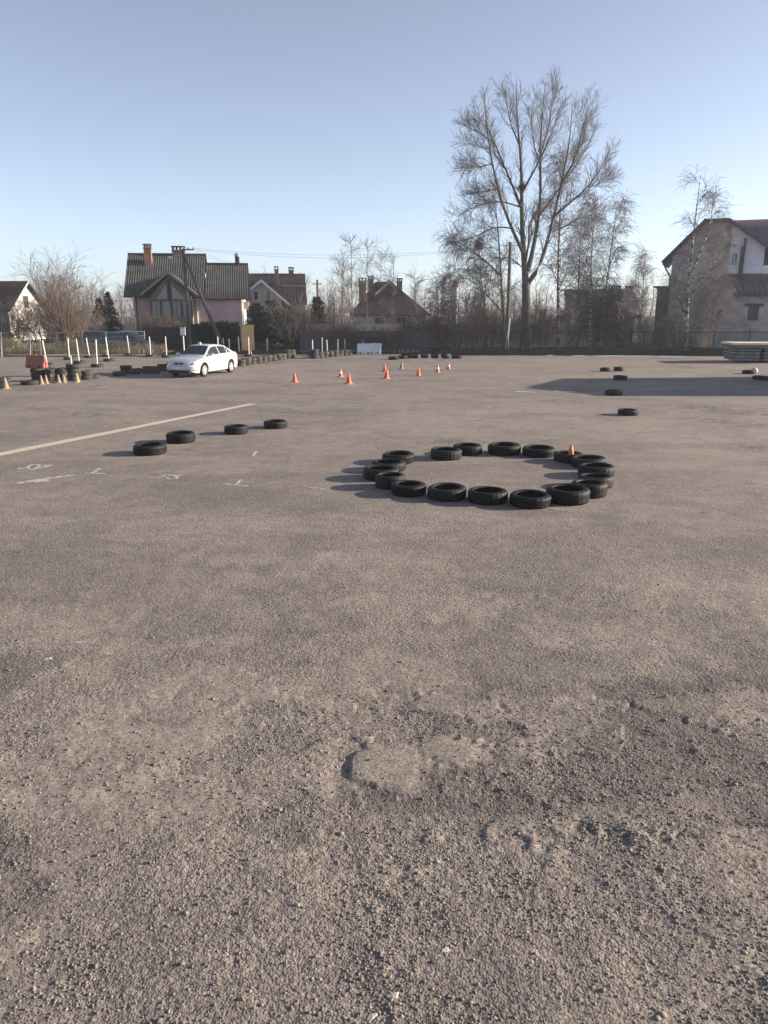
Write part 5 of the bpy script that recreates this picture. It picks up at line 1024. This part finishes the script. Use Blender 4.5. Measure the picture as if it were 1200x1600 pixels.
# the big poplar: limbs follow the photograph, each with its own depth
TY0 = 59.0; base = at(821.5, 549, TY0); base.z = 0
zc = lambda x, y, dy=0.0: np.array(at(660 + x / 3.479, 100 + y / 3.479, TY0 + dy) - base)
def limb(pts, dy0, dy1, r0, r1, n=14):
    k = len(pts); P = resample([zc(x, y, dy0 + (dy1 - dy0) * (i / (k - 1)) ** .8) for i, (x, y) in enumerate(pts)], n); return P, r0 + (r1 - r0) * np.linspace(0, 1, n) ** .75
LB = [limb([(562, 1200), (553, 1060), (545, 950), (538, 800), (542, 680), (540, 560), (528, 430), (515, 330), (510, 200), (512, 110)], 0, .6, .27, .02), limb([(550, 1030), (500, 930), (440, 780), (405, 660), (375, 520), (355, 380), (338, 250), (335, 165)], 0, -1.8, .15, .018),
      limb([(536, 780), (490, 660), (445, 560), (400, 440), (345, 340), (275, 260)], .1, 2.2, .11, .015), limb([(572, 1125), (600, 1040), (612, 930), (637, 830), (645, 700), (640, 560), (640, 420), (652, 280), (668, 100)], 0, 1.5, .19, .018),
      limb([(560, 1080), (580, 960), (578, 870), (600, 830), (640, 780)], 0, -1.0, .10, .03), limb([(572, 1195), (635, 1130), (662, 1030), (690, 920), (720, 820), (745, 690), (768, 590), (795, 460), (812, 330), (815, 220)], 0, -1.4, .19, .016),
      limb([(722, 822), (800, 755), (895, 675), (960, 585), (1010, 490)], -.9, -3.2, .10, .014), limb([(692, 915), (760, 890), (830, 850), (910, 820), (960, 830)], -.6, 1.4, .07, .012), limb([(640, 820), (700, 740), (760, 650), (845, 545), (895, 450), (945, 340)], .7, 2.6, .10, .014),
      limb([(545, 690), (580, 630), (625, 545), (660, 470), (705, 380), (748, 240)], .3, -2.2, .09, .014), limb([(760, 640), (830, 520), (860, 400), (885, 290), (915, 210)], -1.0, -3.0, .08, .013), limb([(525, 775), (450, 750), (370, 745), (290, 775), (225, 805), (185, 835)], .2, -2.0, .07, .012),
      limb([(490, 895), (420, 882), (350, 900), (290, 942), (215, 960), (165, 975)], -.3, 1.6, .06, .012), limb([(380, 540), (320, 560), (240, 548)], -1.2, -2.4, .05, .011), limb([(408, 680), (350, 690), (270, 700)], -1.0, 1.0, .05, .011), limb([(528, 440), (480, 330), (460, 220), (445, 150)], .5, 2.4, .07, .013),
      limb([(642, 560), (600, 420), (590, 300), (600, 190)], 1.2, 3.2, .06, .013), limb([(652, 460), (690, 330), (705, 200), (708, 120)], 1.3, .2, .06, .013), limb([(380, 420), (300, 370), (225, 330)], 1.4, 3.0, .05, .012), limb([(440, 560), (380, 470), (300, 440), (240, 430)], 1.4, -.8, .05, .012), limb([(905, 670), (950, 655), (1020, 625)], -2, -1, .045, .011),
      limb([(556, 1120), (505, 1070), (460, 1050), (400, 1060)], 0, -1.6, .06, .012), limb([(745, 690), (790, 600), (850, 470), (915, 270)], -1.1, .8, .07, .012)]
T = Wood(); tr = resample([np.array((0, 0, -.3)), np.array((0, 0, .4)), zc(566, 1420), zc(564, 1300), zc(562, 1190)], 12); T.add(tr[None], np.array([.52, .47, .43, .40, .37, .35, .33, .32, .31, .30, .29, .28])[None], 14)
LP = np.stack([p for p, r in LB]); LR = np.stack([r for p, r in LB]); T.add(LP, LR, 8)
Cw = Wood(); b1, r1 = kids(LP, LR, 20, .16, .98, 32, (.9, 2.2), 6, .13, .09, .42, .0085, shrink=.50); Cw.add(b1, r1, 4); b2, r2 = kids(b1, r1, 7, .2, 1, 36, (.35, .95), 4, .09, .11, .6, .0055); Cw.add(b2, r2, 3); b3, r3 = kids(b2, r2, 3, .25, 1, 30, (.2, .5), 3, .08, .10, .7, .005); Cw.add(b3, r3, 3)
b4, r4 = kids(LP[11:15], LR[11:15], 16, .3, 1, 70, (.6, 1.5), 5, -.4, .12, .5, .008); Cw.add(b4, r4, 3); b5, r5 = kids(b4, r4, 5, .2, 1, 35, (.4, .9), 4, -.4, .1, .6, .006); Cw.add(b5, r5, 3)
pop = tree('poplar_tree', T, Cw, 'very tall bare poplar with several rising limbs behind the fence', loc=base)
def ball(c, r, name, m, par):
    W = Wood(); d = rng.normal(size=(260, 3)); d /= np.linalg.norm(d, axis=1, keepdims=True); e = d + rng.normal(0, .35, d.shape); P = np.stack([np.array(c) + d * r * .1, np.array(c) + d * r * .6, np.array(c) + e * r * 1.0], 1); W.add(P, np.full((260, 3), .009)); link(name, W.mesh(name, M[m]), par)
ball(zc(308, 985, -.4), .36, 'mistletoe', 'mistletoe', pop); ball(zc(540, 668, .3), .30, 'bird_nest', 'timber_dark', pop)

def birch(u, vb, pts, Y, r, label, L1=(1.6, 3.2), n1=26, droop=-.30, tm='birch', t0=.22, ang=42, seed=1, extra=()):
    g = np.random.default_rng(seed); b0 = at(u, vb, Y); b0.z = 0; P = resample([np.array((0, 0, -.2))] + [np.array(at(x, y, Y + .25 * math.sin(i * 2 + seed)) - b0) for i, (x, y) in enumerate(pts)], 16); Rr = r + (.015 - r) * np.linspace(0, 1, 16) ** .9; T = Wood().add(P[None], Rr[None], 9); Ps = [P]; Rs = [Rr]
    for ex in extra:
        q = resample([np.array(at(x, y, Y + (-.6 if ex[0][0] % 2 else .7) * i / len(ex)) - b0) for i, (x, y) in enumerate(ex)], 16); Ps.append(q); Rs.append(r * .5 + (.012 - r * .5) * np.linspace(0, 1, 16)); T.add(q[None], Rs[-1][None], 7)
    Ps, Rs = np.stack(Ps), np.stack(Rs); C = Wood(); b1, r1 = kids(Ps, Rs, int(n1 * 1.3), t0, .99, ang, L1, 7, .06, .08, .42, .011, g=g, shrink=.55); C.add(b1, r1, 4); b2, r2 = kids(b1, r1, 8, .12, 1, 42, (.5, 1.2), 5, droop * .5, .10, .6, .008, g=g); C.add(b2, r2, 3); b3, r3 = kids(b2, r2, 6, .15, 1, 40, (.35, .95), 4, droop, .10, .7, .0065, g=g); C.add(b3, r3, 3)
    return tree('birch_tree' if tm == 'birch' else 'bare_tree', T, C, label, 'bare trees behind the fence', tm, 'birch_twig', b0)
birch(1072, 548, [(1073, 500), (1076, 440), (1082, 380), (1088, 330), (1095, 272)], 58.5, .17, 'white barked birch in front of the block house', seed=3, n1=9, L1=(1.0, 2.3), extra=([(1074, 470), (1095, 440), (1120, 410), (1135, 375)], [(1077, 435), (1090, 405), (1108, 360), (1115, 310)], [(1070, 500), (1063, 470), (1055, 440)]))
birch(789, 547, [(787, 500), (784, 450), (781, 400), (777, 340), (770, 300)], 57.6, .13, 'bare tree with drooping twigs left of the big poplar', tm='bark', seed=5, n1=14, droop=-.38, L1=(1.6, 3.6), extra=([(787, 490), (765, 465), (740, 440), (715, 430)], [(782, 430), (755, 405), (730, 385), (712, 378)]))
birch(872, 548, [(872, 500), (872, 440), (873, 380), (876, 310), (882, 245)], 60.5, .15, 'slim birch first to the right of the big poplar', seed=7, n1=34, L1=(1.5, 3.0), t0=.28)
birch(921, 545, [(922, 480), (924, 420), (926, 370), (931, 310)], 62, .12, 'slender birch second to the right of the big poplar', seed=9, n1=30, L1=(1.3, 2.6))
birch(938, 545, [(943, 480), (950, 430), (957, 370), (965, 320)], 64, .10, 'leaning slender birch third to the right of the big poplar', seed=12, n1=28, L1=(1.2, 2.6))
birch(900, 545, [(902, 480), (905, 420), (908, 350)], 66, .10, 'thin bare tree between the two birches right of the poplar', tm='bark', seed=15, n1=26, L1=(1.2, 2.4))
birch(1000, 540, [(1003, 480), (1006, 430), (1009, 395)], 80, .09, 'thin far birch before the gap left of the block house', seed=17, n1=20, L1=(1.2, 2.2))
birch(760, 545, [(758, 500), (755, 460), (750, 420)], 62, .10, 'small bare tree left of the leaning utility pole', tm='bark', seed=19, n1=13, L1=(1.2, 2.6))
birch(1108, 545, [(1112, 500), (1116, 470), (1122, 440)], 58, .06, 'small sapling between the birch and the block house', tm='bark', seed=21, n1=18, L1=(.9, 1.8))
birch(690, 548, [(686, 510), (684, 480), (683, 450)], 58.5, .06, 'thin pale stemmed sapling right of the hip roofed house', seed=23, n1=16, L1=(.9, 1.8))
for i, (u, vt, Y) in enumerate(((534, 400, 66), (551, 384, 68), (573, 390, 70), (597, 408, 72), (613, 405, 73), (650, 432, 72))):
    birch(u, 540, [(u, 500), (u + (-1) ** i * 1.5, 450), (u + (-1) ** i * 2, vt)], Y, .05, 'thin upright bare sapling among the bushes at centre, ' + ORD[i] + ' from left', tm='bark', seed=31 + i, n1=6, L1=(.6, 1.4), ang=26, droop=.02)

# bushy trees and shrubs: many stems from one foot
def bush_mesh(seed, H, Wd, stems, m, n2=8, n3=5, dens=(.5, 1.1), droop=.03, wob=.05):
    g = np.random.default_rng(seed); a = g.uniform(0, 6.283, stems); s = g.uniform(.1, 1, stems) ** .7 * Wd; hh = H * g.uniform(.65, 1.0, stems); N = 8; t = np.linspace(0, 1, N); P = np.zeros((stems, N, 3))
    P[..., 0] = (np.cos(a) * .12)[:, None] + (np.cos(a) * s)[:, None] * t ** 1.2; P[..., 1] = (np.sin(a) * .12)[:, None] + (np.sin(a) * s)[:, None] * t ** 1.2; P[..., 2] = hh[:, None] * t - .05; P[:, 1:, :2] += g.normal(0, wob * H / 3, (stems, N - 1, 2)); r = .012 * H * g.uniform(.5, 1, stems); Rr = r[:, None] + (.008 - r[:, None]) * t[None]
    T = Wood().add(P, Rr, 5); C = Wood(); b1, r1 = kids(P, Rr, n2, .15, 1, 38, (.22 * H, .42 * H), 5, droop, .10, .5, .008, g=g, shrink=.4); C.add(b1, r1, 3); b2, r2 = kids(b1, r1, n3, .15, 1, 38, (dens[0] * H * .25, dens[1] * H * .25), 4, droop, .12, .6, .006, g=g); C.add(b2, r2, 3); b3, r3 = kids(b2, r2, 2, .3, 1, 38, (.2, .5), 3, droop, .1, .7, .005, g=g); C.add(b3, r3, 3)
    return T.mesh('stems', M[m]), C.mesh('twigs', M[m])
BM = [bush_mesh(101, 3.4, 1.6, 9, 'shrub'), bush_mesh(102, 3.0, 1.3, 11, 'shrub_grey'), bush_mesh(103, 2.5, 1.2, 10, 'red_twig'), bush_mesh(104, 4.2, 1.3, 7, 'shrub_grey'), bush_mesh(105, 2.2, 1.1, 12, 'shrub')]
def bush(u, Y, k, s, label, group, cat='shrub', name='bare_shrub', x=None):
    root = empty(name, ((at(u, 540, Y).x if x is None else x), Y, .02), random.uniform(0, 6.28)); sz = s * random.uniform(.9, 1.1); root.scale = (s, s, sz); link('stems', BM[k][0], root); link('twigs', BM[k][1], root); return tag(root, label, cat, group)
us = sorted([(u + random.uniform(-5, 5), random.uniform(57.2, 66) if u > 640 or (u // 19) % 2 else random.uniform(56.3, 57.1)) for u in range(486, 1200, 19)]); li = 0
for i, (u, Y) in enumerate(us[:40]):
    k = random.choice([0, 1, 3, 4, 0]) if not 600 < u < 700 else random.choice([2, 0, 2]); s = random.uniform(.72, 1.08) * (1.1 if 680 < u < 780 or 840 < u < 1000 else .90) * (.62 if u > 1060 else 1)
    bush(u, Y, k, s, 'bare shrub in the thicket behind the picket fence, ' + ORD[i] + ' from left', 'thicket behind the picket fence')
BM.append(bush_mesh(111, 6.3, 2.2, 17, 'shrub', 9, 5, wob=.022)); BM.append(bush_mesh(112, 4.8, 2.0, 14, 'shrub_grey', 7, 5, wob=.025))
bush(104, 60.5, 5, 1.0, 'large bare many stemmed tree left of the pink house', 'bare trees at left', 'tree', 'bare_tree'); bush(72, 64, 6, 1.02, 'bare bushy tree behind the large many stemmed one', 'bare trees at left', 'tree', 'bare_tree'); bush(128, 66, 6, 1.0, 'bare bushy tree close to the dark spruce at left', 'bare trees at left', 'tree', 'bare_tree')
for i, (u, Y, k, s) in enumerate(((-30, 60, 6, .75), (8, 60, 1, 1.15), (30, 62, 6, .62), (52, 60.5, 0, 1.0), (84, 63, 1, 1.1), (120, 61.5, 0, .9), (146, 64, 1, .85))): bush(u, Y, k, s, 'bare shrub behind the wire fence at left, ' + ORD[i] + ' from left', 'bare shrubs at left')
for i, (u, Y, k, s) in enumerate(((238, 65.5, 1, .95), (256, 65, 1, .8), (272, 66, 4, 1.0))): bush(u, Y, k, s, 'bare shrub before the veranda of the pink house, ' + ORD[i] + ' from left', 'shrubs at the veranda')
for i, (u, Y, k, s) in enumerate(((455, 63, 1, 1.05), (470, 66, 0, 1.0), (513, 70, 1, 1.2))): bush(u, Y, k, s, 'bare shrub beside the dark conifers, ' + ORD[i] + ' from left', 'shrubs beside the conifers')

# conifers: drooping boughs clothed in needle sprays
def conifer(name, u, Y, H, Wd, m, label, seed, boughs=150, shape=1.0, droop=-.25, vb=535, spray=.30):
    g = np.random.default_rng(seed); root = empty(name, (at(u, vb, Y).x, Y, 0)); T = Wood(); z = np.linspace(0, H, 10); P = np.stack([z * 0, z * 0, z], -1); Rr = np.linspace(.025 * H, .01, 10); T.add(P[None], Rr[None], 7); link('trunk', T.mesh('trunk', M['pole_wood']), root)
    t = np.sort(g.uniform(.06, .985, boughs)); L = Wd * (1 - t) ** shape * g.uniform(.7, 1.1, boughs) + .12; a = g.uniform(0, 6.283, boughs); d = np.stack([np.cos(a), np.sin(a), np.full(boughs, .25) + t * .5], -1); p = np.stack([t * 0, t * 0, t * H], -1); out = [p]
    for q in range(5): d = d + np.array([0, 0, droop]) + g.normal(0, .05, d.shape); d /= np.linalg.norm(d, axis=1, keepdims=True); p = p + d * (L / 5)[:, None]; out.append(p)
    B = np.stack(out, 1); C = Wood().add(B, np.repeat(np.linspace(.02, .008, 6)[None], boughs, 0), 3)
    # sprays: flat little blades along every bough
    n = 26; tt = g.uniform(.08, 1, (boughs, n)); x = (tt * 5).clip(0, 4.999); i = x.astype(int); f = (x - i)[..., None]; bi = np.arange(boughs)[:, None]; c = B[bi, i] * (1 - f) + B[bi, i + 1] * f; tan = B[bi, i + 1] - B[bi, i]; tan /= np.linalg.norm(tan, axis=2, keepdims=True); e = tan * .5 + g.normal(0, .6, tan.shape) + np.array([0, 0, -.15]); e /= np.linalg.norm(e, axis=2, keepdims=True); w = np.cross(e, g.normal(size=e.shape)); w /= np.linalg.norm(w, axis=2, keepdims=True); l = (spray * g.uniform(.5, 1.1, (boughs, n)) * (.6 + .4 * (1 - t))[:, None])[..., None]
    V = np.stack([c - w * l * .10, c + w * l * .10, c + e * l + w * l * .16, c + e * l - w * l * .16], 2).reshape(-1, 3); Fq = np.arange(len(V)).reshape(-1, 4); o = link('crown', np_mesh('crown', V, Fq, M[m]), root); link('boughs', C.mesh('boughs', M['pole_wood']), root)
    return tag(root, label, 'conifer', 'conifers among the houses')
conifer('spruce_tree', 175, 69, at(175, 456, 69).z, 1.7, 'needle', 'dark spruce left of the pink house', 201, 170); conifer('spruce_tree', 160, 72, at(160, 466, 72).z, 1.8, 'needle', 'shorter dark spruce left of the other one', 202, 150)
conifer('thuja_tree', 497, 66, at(497, 466, 66).z, .95, 'thuja', 'columnar thuja under the thin far pole', 203, 200, .45, .05)
for i, (u, vt, Y, w) in enumerate(((402, 476, 66, 1.5), (425, 472, 67, 1.9), (447, 480, 65, 1.6), (466, 492, 64, 1.3))): conifer('pine_tree', u, Y, at(u, vt, Y).z, w, 'pine', 'bushy dark pine before the brown roofed house, ' + ORD[i] + ' from left', 210 + i, 150, .55, -.05)
for i, (u, Y, s) in enumerate(((306, 60.5, 1.5), (322, 60.6, 1.65), (338, 60.7, 1.6), (353, 60.8, 1.7), (367, 60.9, 1.55))): conifer('hedge_shrub', u, Y, s + .35, .75, 'needle', 'clipped dark evergreen shrub before the pink wall, ' + ORD[i] + ' from left', 230 + i, 110, .30, 0, spray=.22)

# far woods on the horizon: one mass
def far_wood():
    C = Wood(); T = []; g = np.random.default_rng(301)
    n = 240; x = g.uniform(-95, 120, n); y = g.uniform(120, 190, n); hgt = g.uniform(5, 9.5, n); P = np.zeros((n, 6, 3)); t = np.linspace(0, 1, 6); P[..., 0] = x[:, None] + g.normal(0, .15, (n, 6)).cumsum(1); P[..., 1] = y[:, None]; P[..., 2] = hgt[:, None] * t
    Rr = .12 * (1 - t)[None] + .02 + np.zeros((n, 1)); C.add(P, Rr, 4); b1, r1 = kids(P, Rr, 13, .15, 1, 45, (1.2, 3.2), 4, .08, .1, .5, .02, g=g, shrink=.4); C.add(b1, r1, 3); b2, r2 = kids(b1, r1, 6, .2, 1, 42, (.6, 1.5), 3, .05, .1, .7, .014, g=g); C.add(b2, r2, 3)
    tag(link('far_woodland', C.mesh('far_woodland', M['birch_twig'])), 'hazy brown bare woodland along the horizon between the houses', 'woodland', kind='stuff')
far_wood()
# dry grass along the verge and tufts under the fence
def grass(name, boxes, label):
    VV = []; g = np.random.default_rng(401)
    for (x0, x1, y0, y1, n, h0, h1) in boxes:
        x = g.uniform(x0, x1, n); y = g.uniform(y0, y1, n); hgt = g.uniform(h0, h1, n) * (.35 + 1.1 * fbm(x * .5, y * .5, 91)); a = g.uniform(0, 6.283, n); lean = g.normal(0, .22, (n, 2)) * hgt[:, None]; w = g.uniform(.012, .03, n); c, s = np.cos(a) * w, np.sin(a) * w; b = np.stack([x, y, np.full(n, .04)], -1)
        m = b + np.stack([lean[:, 0] * .4, lean[:, 1] * .4, hgt * .6], -1); tpt = b + np.stack([lean[:, 0], lean[:, 1], hgt], -1); k = np.stack([c, s, c * 0], -1); VV.append(np.stack([b - k, b + k, m + k * .7, tpt, m - k * .7], 1).reshape(-1, 3))
    V = np.concatenate(VV); n = len(V) // 5; o = np.arange(n)[:, None] * 5; Fq = np.concatenate([o + np.array([[0, 1, 2, 4]])]); Ft = np.concatenate([o + np.array([[4, 2, 3, 3]])]); me = bpy.data.meshes.new(name)
    tri = np.concatenate([o + np.array([[0, 1, 2]]), o + np.array([[0, 2, 4]]), o + np.array([[4, 2, 3]])]); tag(link(name, np_mesh(name, V, tri, M['straw'])), label, 'grass', kind='stuff')
grass('dry_grass', [(-34, -16, 54.2, 58, 9000, .25, .75), (-60, -34, 54, 58, 3000, .3, .7), (-23, -18.5, 55.5, 57.5, 3500, .5, 1.0), (-29, -26.5, 55.5, 57.5, 1500, .6, 1.1)], 'tall dry straw coloured grass on the verge at left')
grass('dry_weeds', [(-6, 40, 55.9, 57.5, 1500, .2, .5)], 'dry weeds growing along the foot of the picket fence')

# ------------------------------------------------------------------ thin spring haze round the whole place
hb = MB().box(-320, 420, -320, 420, -1.5, 24); hz_o = hb.build('haze', M['asphalt']); hz_o.data.materials.clear()
hm = bpy.data.materials.new('haze_air'); hm.use_nodes = True; hn = hm.node_tree.nodes; hn.remove(hn['Principled BSDF'])
pv = hn.new('ShaderNodeVolumePrincipled'); pv.inputs['Color'].default_value = (.80, .88, 1.0, 1); pv.inputs['Density'].default_value = .0006; pv.inputs['Anisotropy'].default_value = .25
hm.node_tree.links.new(pv.outputs[0], hn['Material Output'].inputs['Volume']); hz_o.data.materials.append(hm); tag(hz_o, 'thin pale air haze over the whole yard', 'haze', kind='stuff')
